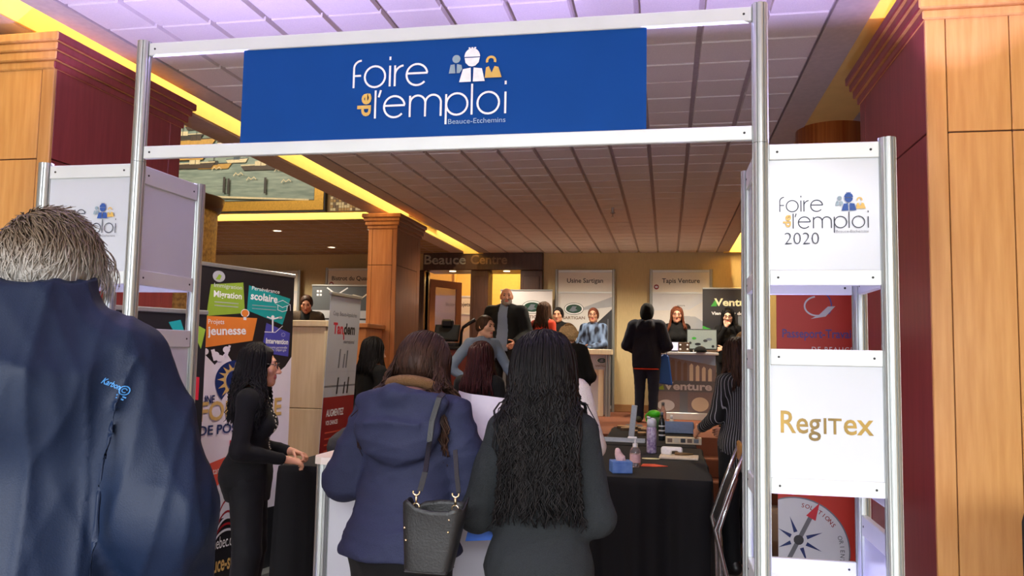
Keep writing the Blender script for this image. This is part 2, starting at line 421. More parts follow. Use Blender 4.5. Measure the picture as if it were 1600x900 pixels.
DLG = mat('downlight_glow2', (255, 240, 210), emit=(255, 232, 190), estr=9)
for x, y in ((-5.35, 10.35), (-3.95, 10.35), (-5.3, 12.1)):
    o = thing('downlight', {-5.35: 'left of the two small round downlights below the painting', -3.95: 'round downlight in the low ceiling nearest the square pillar', -5.3: 'far downlight in the low ceiling by the back wall'}[x], 'downlight', (x, y, ZC), group='downlights in the low ceiling')
    m = MB(); m.lathe([(.075, -.001), (.075, -.008), (.06, -.01), (.055, -.002)]); m.build('bezel', INKW, o)
    m = MB(); m.lathe([(.054, -.003), (.02, -.0035)]); m.build('bulb', DLG, o)
# mosaic strip at the right end of the bulkhead
MOSA = [mat('mosaic_%s' % n, c, .4) for n, c in (('cream', (214, 196, 150)), ('ochre', (176, 138, 76)), ('brown', (110, 84, 54)))]
bulk = bpy.data.objects['wall_bulkhead']; ms = MB()
for i in range(14):
    for j in range(12):
        ms.mat(random.choice((0, 0, 1, 2))); x = -4.06+i*.036; z = ZC+.05+j*.036
        ms.box(x, x+.032, 9.188, 9.2, z, z+.032)
o = ms.build('mosaic_tiles', MOSA, bulk); o['kind'] = 'stuff'

# round columns left and right
def round_column(name, x, y, r, top, mt, label, cap=None):
    t = thing(name, label, 'column', (x, y, 0))
    m = MB(); m.lathe([(r, 0), (r, top)], n=40); m.build('shaft', mt, t, True)
    if cap:
        m = MB(); m.lathe([(r+.02, top-.14), (r+.045, top-.08), (r+.06, top-.01), (r+.06, top), (r, top)], n=40); m.build('capital', cap, t, True)
    return t
MOSC = mat('mosaic_column', (132, 92, 40), .45, rgb2=(190, 146, 70), scale=34, bump=.3)
COPPER = mat('copper_sheen', (168, 82, 34), .3, .25, scale=3, stretch=(14, 14, .3), rgb2=(206, 126, 66))
round_column('round_column', -4.90, 7.2, .46, 3.0, MOSC, 'round column clad in brown gold mosaic behind the left gate tower', mat('dark_bronze', (74, 50, 30), .4))
round_column('round_column', 1.17, 6.05, .25, ZC+.12, COPPER, 'shiny copper round column behind the right wooden box')

# boxed wooden piers with cornices
def cornice(mb, x0, x1, y0, y1, zt):
    for e, a, b in ((.012, -.17, -.13), (.03, -.13, -.085), (.045, -.085, -.045), (.062, -.045, 0)):
        mb.cbox(x0-e, x1+e, y0-e, y1+e, zt+a, zt+b, .006)
def pier(label, x0, x1, y0, y1, zt, seam, side, fmat, smat, stile, fsplit):
    """side=+1: inner face is x1 (left pier), -1: inner face is x0 (right pier)"""
    t = thing('wooden_pier', label, 'pier', ((x0+x1)/2, (y0+y1)/2, 0))
    g = .012
    m = MB(); m.box(x0+g, x1-g, y0+g, y1-g, 0, zt-.05); W(m.build('core', mat('pier_joint', (58, 34, 22), .7), t))
    xi = x1 if side > 0 else x0; zt2 = zt-.15
    # front: corner stile and panels
    a, b = (xi-stile, xi) if side > 0 else (xi, xi+stile)
    m = MB(); m.cbox(a, b, y0, y0+.02, 0, zt2, .003); W(m.build('stile', fmat, t))
    edges = [xi-side*(stile+.004)]+[xi-side*f for f in fsplit]
    for q in range(len(edges)-1):
        a, b = sorted((edges[q], edges[q+1]+side*.004))
        for z0, z1 in ((.12, seam-.003), (seam+.003, zt2)):
            m = MB(); m.cbox(a, b, y0+.002, y0+.02, z0, z1, .002); W(m.build('front_panel', fmat, t))
    # inner side
    a, b = (xi-.02, xi) if side > 0 else (xi, xi+.02)
    for z0, z1 in ((.12, seam-.003), (seam+.003, zt2)):
        m = MB(); m.cbox(a, b, y0+.02, y1-.12, z0, z1, .002); W(m.build('side_panel', smat, t))
    m = MB(); m.cbox(a-.0, b+.0, y1-.117, y1, 0, zt2, .004); W(m.build('end_stile', smat, t))
    m = MB(); m.cbox(x0+.02, x1-.02, y1-.01, y1+.004, 0, zt2, .002); W(m.build('back_panel', smat, t))
    m = MB(); cornice(m, x0, x1, y0, y1, zt)
    mi = []
    for f in m.f:   # front faces of the moulding take the honey veneer, the sides the darker tone, painted shade on the pillar
        vs = [Vector(m.v[i]) for i in f]; n = (vs[1]-vs[0]).cross(vs[2]-vs[0]); mi.append(0 if abs(n.y) >= abs(n.x) else 1)
    m.mi = mi; W(m.build('cornice', [fmat, smat], t))
    m = MB(); m.cbox(x0-.008, x1+.008, y0-.008, y1+.008, 0, .12, .006); W(m.build('plinth', BROWNW, t))
    return t
pier('honey and maroon wooden pier at the left, behind the left gate tower', -4.4, -3.04, 3.46, 4.55, 3.06, 2.43, 1, HONEY, MAROON, .07, (.6, 1.36))
pier('tall honey wood pier at the right edge with maroon inner side', 1.035, 3.0, 3.46, 4.6, 3.06, 2.42, -1, HONEY, MAROON, .075, (.315, .75, 1.5))
pier('square wooden pillar with cornice by the doorway, mid room', -3.39, -3.04, 8.75, 9.65, 3.07, 2.48, 1, PILLARW, BROWNW, .05, (.3, .35))  # brown inner side paints shade onto the same pillar wood
m = MB()
t = thing('low_wall', 'low wooden half wall beside the square pillar', 'wall', (-3.35, 8.1, 0))
m.cbox(-3.5, -3.16, 8.2, 8.7, 0, 1.74, .006); W(m.build('body', PILLARW, t)); m = MB(); m.cbox(-3.53, -3.13, 8.17, 8.72, 1.74, 1.79, .008); W(m.build('cap_rail', PILLARW, t))
m = MB(); m.lathe([(.018, -.0), (.018, -.05), (.03, -.06), (.03, -.065), (.006, -.075), (.006, -.1), (.02, -.105)], (-.6, 9.0, ZC), 10)
tag(m.build('sprinkler', SILV), 'small metal sprinkler head hanging from the tiled ceiling', 'sprinkler')
# fluorescent cove tube seen past the pillar
t = thing('cove_lamp', 'bright fluorescent tube in the cove beyond the pillar', 'lamp', (XB+.06, 10.6, 3.3))
m = MB(); m.tube([(0, -.6, 0), (0, .6, 0)], .016); m.build('tube', mat('tube_glow', (255, 230, 150), emit=(255, 225, 140), estr=8), t)
m = MB(); m.cbox(-.05, -.02, -.65, .65, -.03, .03, .004); m.cbox(-.03, .02, -.65, -.6, -.025, .025, .004); m.cbox(-.03, .02, .6, .65, -.025, .025, .004); m.build('batten', INKW, t)
# lights of the place, with unseen fill spots added to brighten people and banners
for x, y, e in ((-5.3, 10.4, 40), (-2.6, 12.2, 20), (-1.2, 11.6, 34), (.4, 11.6, 44), (-6.3, 11.8, 36), (2.2, 11, 25), (-2.2, 6.2, 26), (-1.7, 4.3, 22), (.6, 7.6, 16), (-2.3, 9.7, 14)):
    point('downlight_and_fill', (x, y, 3.08), e*4.3, WARM, .08, 'SPOT', (x, y+.25, 0), 2.5, .8)
point('corridor_light', (-3.2, 15.2, 3.3), 130, (1, .70, .30), .2); point('corridor_violet', (-4.9, 14.6, 2.8), 10, (.6, .45, 1), .1)
area('void_light', (-5.6, 6.5, 5.2), (-5.4, 9.2, 3.9), 2.5, 1.0, 170, (1, .9, .72))

# the harbour painting, flat print in a gilt frame
t = thing('painting', 'large gilt framed harbour painting of boats above the low ceiling', 'painting', (-5.5, 9.16, 3.2))
PX0, PX1, PZ0, PZ1 = -6.9, -4.12, 3.2, 5.1
GILT = mat('gilt_frame', (196, 150, 60), .35, .5, var=.12)
m = MB(); f = .12
for q in ([(PX0, PZ0), (PX1, PZ0), (PX1-f, PZ0+f), (PX0+f, PZ0+f)], [(PX1, PZ0), (PX1, PZ1), (PX1-f, PZ1-f), (PX1-f, PZ0+f)],
          [(PX1, PZ1), (PX0, PZ1), (PX0+f, PZ1-f), (PX1-f, PZ1-f)], [(PX0, PZ1), (PX0, PZ0), (PX0+f, PZ0+f), (PX0+f, PZ1-f)]):
    m.prism(q, 9.11, 9.19, 'y')
W(m.build('frame', GILT, t))
m = MB(); e = .016
for q in ((PX0-e, PX0, PZ0-e, PZ1+e), (PX1, PX1+e, PZ0-e, PZ1+e), (PX0, PX1, PZ0-e, PZ0), (PX0, PX1, PZ1, PZ1+e)): m.box(q[0], q[1], 9.12, 9.19, q[2], q[3])
g = .014
for q in ((PX0+f, PX0+f+g, PZ0+f, PZ1-f), (PX1-f-g, PX1-f, PZ0+f, PZ1-f), (PX0+f, PX1-f, PZ0+f, PZ0+f+g), (PX0+f, PX1-f, PZ1-f-g, PZ1-f)): m.box(q[0], q[1], 9.13, 9.19, q[2], q[3])
W(m.build('frame_liner', mat('dark_liner', (30, 22, 16), .5), t))
WAT = mat('painted_water', (112, 130, 120), .55, rgb2=(150, 164, 150), scale=4, stretch=(1, 1, 7), detail=5)
m = MB(); m.box(PX0+f, PX1-f, 9.15, 9.19, PZ0+f, PZ1-f); W(m.build('canvas', WAT, t))
p = Print((PX0+f, 9.15, PZ0+f), (1, 0, 0), (0, 0, 1), .0015)
w_, h_ = PX1-PX0-2*f, PZ1-PZ0-2*f
pm = {k: mat('paint_'+k, c, .55, var=.12, scale=30) for k, c in dict(sky=(206, 186, 110), hull=(70, 56, 44), cream=(214, 200, 160), ochre=(190, 148, 70), quay=(104, 74, 50), dark=(52, 48, 44), blue=(70, 86, 98), green=(96, 102, 84), red=(140, 70, 46)).items()}
p.rect(0, w_, h_*.78, h_, pm['sky']); p.rect(0, w_, h_*.68, h_*.785, pm['green'])
for i in range(44):
    x = random.uniform(0, w_*.93); hh = random.uniform(.03, .11); p.rect(x, x+random.uniform(.03, .1), h_*.70, h_*.70+hh, pm[random.choice(('dark', 'cream', 'quay', 'green'))])
p.poly([(0, 0), (w_*.5, 0), (w_*.42, .13), (w_*.3, .2), (0, .26)], pm['quay'])
p.poly([(.0, .22), (w_*.3, .19), (w_*.32, .23), (0, .3)], pm['dark'])
BO = ((.35, .95, .5, .05, 'blue', 'cream'), (1.0, .9, .45, .05, 'hull', 'ochre'), (.75, .78, .6, .05, 'dark', 'cream'), (1.3, .8, .4, .05, 'hull', 'cream'), (.4, .62, .55, .06, 'ochre', 'hull'), (1.0, .58, .62, .06, 'cream', 'hull'), (1.35, .62, .3, .05, 'red', 'cream'), (.3, .43, .5, .05, 'ochre', 'dark'), (.95, .4, .55, .055, 'hull', 'cream'), (.62, .5, .3, .04, 'cream', 'blue'), (1.45, .98, .25, .04, 'cream', 'red'))
for cx, cy, L, H, hc, cc in [(a_+.85, *r_) for a_, *r_ in BO]+[(a_-.05, c_+.04, *r_) for a_, c_, *r_ in BO[:9]]+[(a_+.5, c_+.12, *r_) for a_, c_, *r_ in BO[2:8]]:
    p.poly([(cx-L/2, cy+H), (cx-L*.42, cy), (cx+L*.4, cy), (cx+L/2, cy+H*1.3)], pm[hc]); p.poly([(cx-L/2, cy+H), (cx+L/2, cy+H*1.3), (cx+L/2, cy+H*1.55), (cx-L/2, cy+H*1.3)], pm[cc])
    p.rect(cx-L*.15, cx+L*.12, cy+H, cy+H*2.1, pm[cc]); p.rect(cx-.004, cx+.004, cy+H, cy+H*3.6, pm['dark'])
for x, y in ((1.30, .12), (1.36, .1), (1.86, .1)): p.rect(x, x+.03, y, y+.2, pm['dark'])
p.poly([(1.1, .06), (w_*.97, .0), (w_*.97, .02), (1.12, .085)], pm['cream'])
for x, y in ((1.2, .42), (1.5, .34), (1.68, .28), (1.95, .5), (2.05, .38), (2.15, .24)):
    p.stroke([(x-.06, y-.01), (x-.03, y+.03), (x, y), (x+.04, y+.03), (x+.07, y+.0)], .012, pm['cream'])
W(p.build('painted_scene', t))

# ------------------------------------------------------------------ the exhibition gate
GY0, GY1 = 2.32, 2.67
gate = thing('exhibition_gate', 'white aluminium gate with blue foire de l\'emploi header spanning two panelled towers', 'gate', (-.73, 2.5, 0))
def octa(r=.0225):
    P = []
    for k in range(8):
        for da, rr in ((-17, 1.0), (-7, 1.02), (7, 1.02), (17, 1.0), (20, .80), (25, .80)):
            a = math.radians(45*k+da); P.append((rr*r*math.cos(a), rr*r*math.sin(a)))
    return P
def post(x, y, z0, z1, name='post', root=None, r=.0225):
    m = MB(); m.prism([(x+a, y+b) for a, b in octa(r)], z0, z1)
    o = m.build(name, ALU, root or gate)
    return W(o) if root is None else o
def beam(x0, x1, y0, y1, z0, z1, root=None, name='beam', screws=True):
    m = MB(); t = .009; m.cbox(min(x0, x1)-(t if x0 == x1 else 0), max(x0, x1)+(t if x0 == x1 else 0), min(y0, y1)-(t if y0 == y1 else 0), max(y0, y1)+(t if y0 == y1 else 0), z0, z1, .002)
    if screws:
        m.mat(1); zc = (z0+z1)/2
        for q in (.03, 1-.03):
            for sg in (-1, 1):
                if y0 == y1:
                    M = Matrix.Translation((x0+(x1-x0)*0+(.022 if q < .5 else (x1-x0)-.022), y0+sg*(t+.0006), zc)) @ Matrix.Rotation(math.pi/2, 4, 'X')
                else:
                    M = Matrix.Translation((x0+sg*(t+.0006), y0+(.022 if q < .5 else (y1-y0)-.022), zc)) @ Matrix.Rotation(math.pi/2, 4, 'Y')
                m.lathe([(.0035, -.0006), (.0035, .0006)], n=8, M=M)
    o = m.build(name, [ALUB, SCREW], root or gate)
    return W(o) if root is None else o
def panel(x0, x1, y0, y1, z0, z1, mt=PANEL):
    m = MB(); t = .002
    m.box(min(x0, x1)-(t if x0 == x1 else 0), max(x0, x1)+(t if x0 == x1 else 0), min(y0, y1)-(t if y0 == y1 else 0), max(y0, y1)+(t if y0 == y1 else 0), z0, z1)
    return W(m.build('panel', mt, gate))
XL, XLO, XR, XRO = -1.70, -2.045, .257, .59
for x, y, h in ((XL, GY0, 2.1), (XLO, GY0, 2.105), (XL, GY1, 2.1), (XLO, GY1, 2.1), (XR, GY0, 2.1), (XRO, GY0, 2.105), (XR, GY1, 2.1), (XRO, GY1, 2.1)): post(x, y, 0, h)
for x in (XL, XR): post(x, GY0, 2.1015, 2.505, 'post_extension')
beam(XL+.022, XR-.022, GY0, GY0, 2.455, 2.497); beam(XL+.022, XR-.022, GY0, GY0, 2.11, 2.151)
m = MB(); m.box(-1.34, -.06, GY0-.002, GY0+.002, 2.151, 2.455); hdr = W(m.build('header_panel', BLUEP, gate, label='blue header panel with white lettering'))
p = Print((-1.34, GY0-.002, 2.151), (1, 0, 0), (0, 0, 1)); 
foire_logo(p, .377, .272, .49, INKW, GREYB, INKW, GOLD, mat('pale_blue_print', (150, 176, 206), .5), sw=8.5)
for_hdr = p.build('foire_logo', hdr, 'white foire de l\'emploi logo on blue')
LV = {'front': [(1.70, 2.095), (1.135, 1.525)], 'low': [(.46, .885)]}
def tower(xi, xo, printed):
    for y, nm in ((GY0, 'front'), (GY1, 'back')):
        for z0, z1 in ((1.70, 2.095), (1.135, 1.525), (.47, .885)):
            a, b = min(xi, xo)+.022, max(xi, xo)-.022
            beam(a, b, y, y, z1-.044, z1); beam(a, b, y, y, z0, z0+.042)
            pl = panel(a, b, y, y, z0+.042, z1-.044)
            if nm == 'front' and z0 in printed:
                p = Print((a, y-.002, z0+.042), (1, 0, 0), (0, 0, 1)); printed[z0](p, b-a, z1-z0-.086); p.build('panel_print', pl)
    for x in (xi, xo):
        for z0, z1 in ((1.70, 2.095), (1.1, 1.56 if x == XL else 1.525), (.0, 1.03 if x == XRO else .885)):
            beam(x, x, GY0+.022, GY1-.022, z1-.06, z1); beam(x, x, GY0+.022, GY1-.022, z0, z0+.05); panel(x, x, GY0+.022, GY1-.022, z0+.05, z1-.06)
def pr2020(p, w, h): foire_logo(p, .028, h-.095, .232, INK, GREYB, INKB, GOLD, GREYINK, True, 7.5)
def prleft(p, w, h): foire_logo(p, .026, h-.085, .232, INK, GREYB, INKB, GOLD, GREYINK, False, 7.5)
def prreg(p, w, h):
    G1 = mat('gold_print', (108, 86, 36), .35, .1, rgb2=(176, 142, 58), scale=9)
    p.text('Reg', .026, h*.40, .062, G1, width=.104, bold=.012); p.text('IT', .137, h*.40, .044, G1, width=.046, bold=.012); p.text('ex', .188, h*.40, .062, G1, width=.076, bold=.012)
tower(XL, XLO, {1.70: prleft}); tower(XR, XRO, {1.70: pr2020, 1.135: prreg})
# violet uplights standing in the towers
for x, l in (((XL+XLO)/2, 'left'), ((XR+XRO)/2, 'right')):
    t = thing('uplight', 'violet floor uplight glowing inside the %s gate tower' % l, 'lamp', (x, (GY0+GY1)/2, 0))
    m = MB(); m.lathe([(.05, 0), (.06, .03), (.06, .1), (.05, .11)], n=20); m.build('housing', BLACKM, t, True)
    m = MB(); m.lathe([(.048, .1105), (.02, .112)], n=20); m.build('lens', mat('violet_lens', (190, 170, 255), emit=(150, 120, 255), estr=3), t)
    point('uplight_beam', (x, (GY0+GY1)/2, .16), 45, VIOLET, .035, 'SPOT', (x, (GY0+GY1)/2, 3), 2.3, .5)
    point('tower_glow', (x, (GY0+GY1)/2, 1.965), 190, VIOLET, .010, 'SPOT', (x, (GY0+GY1)/2, 3), 2.75, .25)

# ------------------------------------------------------------------ roll-up banners
def rollup(label, x, y, rz, w, h, base_rgb, art, z=0, lean=0, group=None, cat='banner'):
    """banner faces local -Y; art(print, w, h)"""
    t = thing('roll_up_banner', label, cat, (x, y, z), rz)
    Mx = Matrix.Rotation(lean, 4, 'X')
    m = MB(); m.cbox(-w/2-.015, w/2+.015, -.06, .1, 0, .075, .015); m.build('base_case', ALU, t)
    m = MB(); m.tube([(0, .045, .07), (0, .045, h)], .009); m.build('pole', ALU, t)
    m = MB(); m.cbox(-w/2-.005, w/2+.005, -.012, .014, h-.012, h+.014, .004); m.build('top_rail', ALU, t)
    m = MB(); m.box(-w/2, w/2, -.002, .002, .07, h); g = m.build('graphic', mat('vinyl_%d_%d_%d' % base_rgb, base_rgb, .42, scale=4, var=.03), t)
    p = Print((-w/2, -.002, .07), (1, 0, 0), (0, 0, 1), .0008); p.parent = g; art(p, w, h-.085); p.build('banner_print', g)
    if lean: t.rotation_euler = (lean, 0, rz)
    return t
PC = {k: mat('print_'+k, c, .45, var=.03, scale=8) for k, c in dict(
    lime=(140, 172, 56), teal=(24, 150, 150), orange=(224, 128, 52), indigo=(74, 74, 164), white=(226, 218, 228), navy=(20, 42, 100), gold=(206, 170, 104), red=(196, 40, 56), coral=(214, 86, 66),
    dark=(30, 30, 34), grey=(170, 172, 178), mid=(104, 106, 112), crimson=(140, 24, 30), green=(60, 160, 60), deepgreen=(26, 66, 52), steel=(110, 118, 130), silver=(206, 208, 214), violet=(96, 70, 140), brown=(120, 96, 80), char=(52, 52, 56), paleblue=(150, 176, 206), skin=(206, 170, 150), tan=(216, 206, 186)).items()}
def art_car(p, w, h):
    q = PC; W_ = INKW; p.auto = True; p.hmul = 1.7
    p.vmap = lambda y: h*(.647+.697*(y/h-.475) if y/h > .475 else .345+.98*(y/h-.168) if y/h > .168 else y/h*2.05)
    p.poly([(0, .0), (w, .0), (w, h*.58), (w*.93, h*.53), (w*.85, h*.50), (w*.74, h*.56), (w*.66, h*.51), (w*.5, h*.585), (w*.40, h*.53), (w*.3, h*.60), (w*.2, h*.54), (w*.08, h*.60), (0, h*.56)], q['white'])
    p.flush('white_print'); p.rect(0, w, 0, h*.10, q['dark']); p.flush('dark_print')
    p.poly([(.1*w, h*.76), (.47*w, h*.785), (.44*w, h*.93), (.13*w, h*.905)], q['lime'])
    p.flush('colour_tag'); p.poly([(.49*w, h*.80), (.88*w, h*.74), (.96*w, h*.875), (.5*w, h*.92)], q['teal'])
    p.flush('colour_tag'); p.poly([(.06*w, h*.615), (.56*w, h*.655), (.6*w, h*.765), (.05*w, h*.76)], q['orange'])
    p.flush('colour_tag'); p.poly([(.66*w, h*.60), (.96*w, h*.58), (.97*w, h*.70), (.7*w, h*.745)], q['indigo'])
    p.flush('colour_tag'); p.text('Immigration', .16*w, h*.895, .022, q['silver'], width=.27*w); p.text('Migration', .16*w, h*.85, .034, W_, width=.27*w, bold=.02)
    for k in range(2): p.rect(.17*w, .4*w, h*(.825-.016*k), h*(.829-.016*k), q['grey'])
    p.ell(.2*w, h*.945, .05, .05, q['grey'], n=18); p.poly([(.17*w, h*.93), (.2*w, h*.955), (.225*w, h*.95), (.21*w, h*.93)], q['lime'])
    p.flush('tag_lettering'); p.text('Persévérance', .53*w, h*.90, .022, W_, width=.3*w, rot=-.04); p.text('scolaire', .52*w, h*.855, .042, W_, width=.29*w, bold=.025, rot=-.05)
    for k in range(2): p.rect(.54*w, .8*w, h*(.825-.016*k), h*(.828-.016*k), q['grey'])
    p.flush('tag_lettering'); cx, cy = .87*w, h*.845
    p.stroke([(cx-.075, cy), (cx, cy+.035), (cx+.075, cy), (cx, cy-.035)], .006, W_, True); p.stroke([(cx-.045, cy-.015), (cx-.045, cy-.06), (cx, cy-.075), (cx+.045, cy-.06), (cx+.045, cy-.015)], .006, W_); p.stroke([(cx+.075, cy), (cx+.08, cy-.06)], .005, W_)
    p.flush('tag_lettering'); p.text('Projets', .12*w, h*.725, .026, W_, width=.15*w, rot=.04); p.text('jeunesse', .12*w, h*.675, .046, W_, width=.37*w, bold=.025, rot=.06)
    p.flush('tag_lettering')
    p.ell(.47*w, h*.785, .034, .036, q['orange'], n=16); p.arc(.47*w, h*.785, .034, -60, 240, .006, W_, 16); p.rect(.455*w, .485*w, h*.752, h*.766, W_)
    p.flush('tag_lettering'); p.stroke([(.68*w, h*.70), (.8*w, h*.70), (.88*w, h*.735)], .006, W_); p.stroke([(.77*w, h*.70), (.765*w, h*.765), (.70*w, h*.775)], .014, W_); p.ell(.765*w, h*.775, .016, .018, W_, n=12); p.stroke([(.765*w, h*.765), (.83*w, h*.775)], .012, W_); p.ell(.85*w, h*.775, .02, .012, q['grey'], n=12)
    p.flush('climber_print'); p.text('Intervention', .7*w, h*.645, .03, W_, width=.25*w, bold=.03, rot=-.03)
    p.text('Autonomie personnelle', .69*w, h*.62, .014, W_, width=.25*w); p.text('et sociale / Départ gré', .69*w, h*.607, .014, W_, width=.24*w)
    for k in range(8):
        a = k*math.pi/4; p.stroke([(.89*w+.012*math.cos(a), h*.69+.012*math.sin(a)), (.89*w+.022*math.cos(a), h*.69+.022*math.sin(a))], .003, W_)
    p.flush('tag_lettering')
    for x, y in ((.1, .6), (.2, .585), (.3, .61), (.24, .57)): p.ell(x*w, y*h, .03, .03, q['white'], n=12)
    p.stroke([(.2*w, h*.56), (.17*w, h*.61)], .03, q['white']); p.stroke([(.3*w, h*.58), (.33*w, h*.63)], .02, q['white'])
    p.flush('splash_print'); p.hmul = 1.4
    cx, cy = .40*w, h*.475
    P1 = [(cx+.165*math.cos(math.radians(a)), cy+.165*math.sin(math.radians(a))) for a in range(60, 231, 10)]+[(cx+.085*math.cos(math.radians(a)), cy+.085*math.sin(math.radians(a))) for a in range(230, 59, -10)]
    p.poly(P1, q['navy'])
    for a in range(70, 230, 22):
        r0, r1 = .095, .15
        p.poly([(cx+r0*math.cos(math.radians(a-8)), cy+r0*math.sin(math.radians(a-8))), (cx+r1*math.cos(math.radians(a)), cy+r1*math.sin(math.radians(a))), (cx+r0*math.cos(math.radians(a+8)), cy+r0*math.sin(math.radians(a+8)))], q['gold'])
    p.arc(cx, cy, .09, 30, 240, .018, q['gold']); p.ell(cx, cy, .075, .075, q['navy'], 80, 250)
    p.text('CARREFOUR', .40*w, h*.475, .042, q['navy'], width=.42*w, bold=.03); p.text('jeunesse-emploi', .36*w, h*.447, .034, q['gold'], width=.44*w, bold=.02)
    p.flush('sun_emblem'); p.text('UNE', .09*w, h*.40, .036, q['navy'], width=.12*w, bold=.02); p.text('FOULE DE', .08*w, h*.345, .085, q['gold'], width=.82*w, bold=.02); p.text('DE POSSIBILITÉS', .08*w, h*.30, .042, q['navy'], width=.76*w, bold=.02)
    p.flush('slogan_lettering'); p.poly([(.1*w, h*.2), (.37*w, h*.225), (.37*w, h*.165), (.1*w, h*.13)], q['coral']); p.text('orientation', .11*w, h*.168, .03, W_, width=.24*w, rot=.06)
    p.flush('colour_tag'); p.poly([(.37*w, h*.275), (.56*w, h*.25), (.56*w, h*.19), (.37*w, h*.2)], q['red']); p.text('d\'emploi', .39*w, h*.215, .04, W_, width=.15*w, bold=.02)
    p.flush('colour_tag'); p.poly([(.1*w, h*.13), (.5*w, h*.16), (.5*w, h*.1), (.1*w, h*.1)], q['silver'])
    for k in range(6): p.arc(.38*w, h*.06, .1, 20, 160, .007, q['crimson' if k % 2 else 'silver'], 12, ry=.04+.018*k)
    p.flush('picture_print'); p.text('cjequebec.ca', .16*w, h*.055, .026, W_, width=.3*w); p.text('beauce-sud', .16*w, h*.02, .034, q['gold'], width=.34*w, bold=.02)
ang = math.atan2(.829, .219)
rollup('tall dark roll-up banner with lime, teal, orange and indigo tags behind the woman in black', -2.635, 4.745, ang, .857, 2.0, (32, 30, 34), art_car)
def art_tags(p, w, h):
    q = PC
    p.poly([(.1*w, h*.80), (.5*w, h*.78), (.52*w, h*.86), (.12*w, h*.88)], q['teal']); p.flush('colour_tag'); p.poly([(.5*w, h*.72), (.95*w, h*.70), (.95*w, h*.78), (.55*w, h*.80)], q['red']); p.flush('colour_tag'); p.poly([(.08*w, h*.64), (.4*w, h*.66), (.42*w, h*.73), (.1*w, h*.72)], q['coral']); p.flush('colour_tag')
    p.flush('colour_tag'); p.poly([(.6*w, h*.97), (.8*w, h*.86), (.86*w, h*.86), (.72*w, h*.98)], q['teal']); p.flush('colour_tag'); p.poly([(.8*w, h*.98), (.95*w, h*.88), (.99*w, h*.95)], q['lime'])
    for x, y, l in ((.16, .825, .26), (.6, .745, .26), (.13, .685, .2)): p.rect(x*w, (x+l)*w, y*h, y*h+.012, INKW); p.flush('tag_lettering')
    p.flush('tag_print'); p.rect(0, w, 0, h*.1, q['white'])
rollup('dark display banner with teal, red and coral tags seen through the left tower', -2.74, 3.98, math.radians(66), .6, 1.70, (26, 26, 30), art_tags)
def art_tandem(p, w, h):
    q = PC; p.auto = True; p.rect(0, w, 0, h*.58, q['crimson']); p.flush('red_print'); p.rect(0, w, h*.58, h, mat('tandem_grey', (176, 178, 182), .5, scale=2)); p.flush('grey_print')
    for z, c in ((.62, 'mid'), (.68, 'grey')): p.rect(0, w, h*z, h*(z+.008), q[c])
    p.text('Coop. Beauce-Appalaches', w*.5, h*.92, .034, q['dark'], 'c', width=w*.78); p.flush('title_lettering'); p.text('Tan', w*.14, h*.845, .085, q['red'], width=w*.32, bold=.04); p.text('dem', w*.48, h*.845, .085, q['dark'], width=w*.38, bold=.04)
    p.stroke([(w*.48, h*.85), (w*.5, h*.82)], .02, q['red']); p.flush('title_lettering'); p.text('international', w*.86, h*.805, .03, q['dark'], 'r', width=w*.36)
    p.flush('title_lettering')
    for x, z, hh in ((.4, .7, .08), (.55, .7, .06), (.64, .7, .075), (.4, .59, .07), (.62, .59, .05), (.74, .59, .07)):
        p.poly([(w*(x-.025), h*z), (w*(x+.02), h*z), (w*(x+.04), h*(z+hh)), (w*x, h*(z+hh))], q['dark'] if z < .65 else q['mid']); p.flush('picture_print')
    p.text('AUGMENTEZ', w*.12, h*.50, .055, INKW, width=w*.55, bold=.02); p.text('VOS CHANCES', w*.12, h*.465, .034, INKW, width=w*.38, bold=.02)
    for k in range(4): p.rect(w*.12, w*(.8-.08*(k % 2)), h*(.43-.025*k), h*(.436-.025*k), q['coral'])
rollup('grey over red roll-up banner leaning beside the pale partition', -2.58, 6.02, math.radians(87), .54, 1.93, (176, 178, 182), art_tandem, lean=.045)
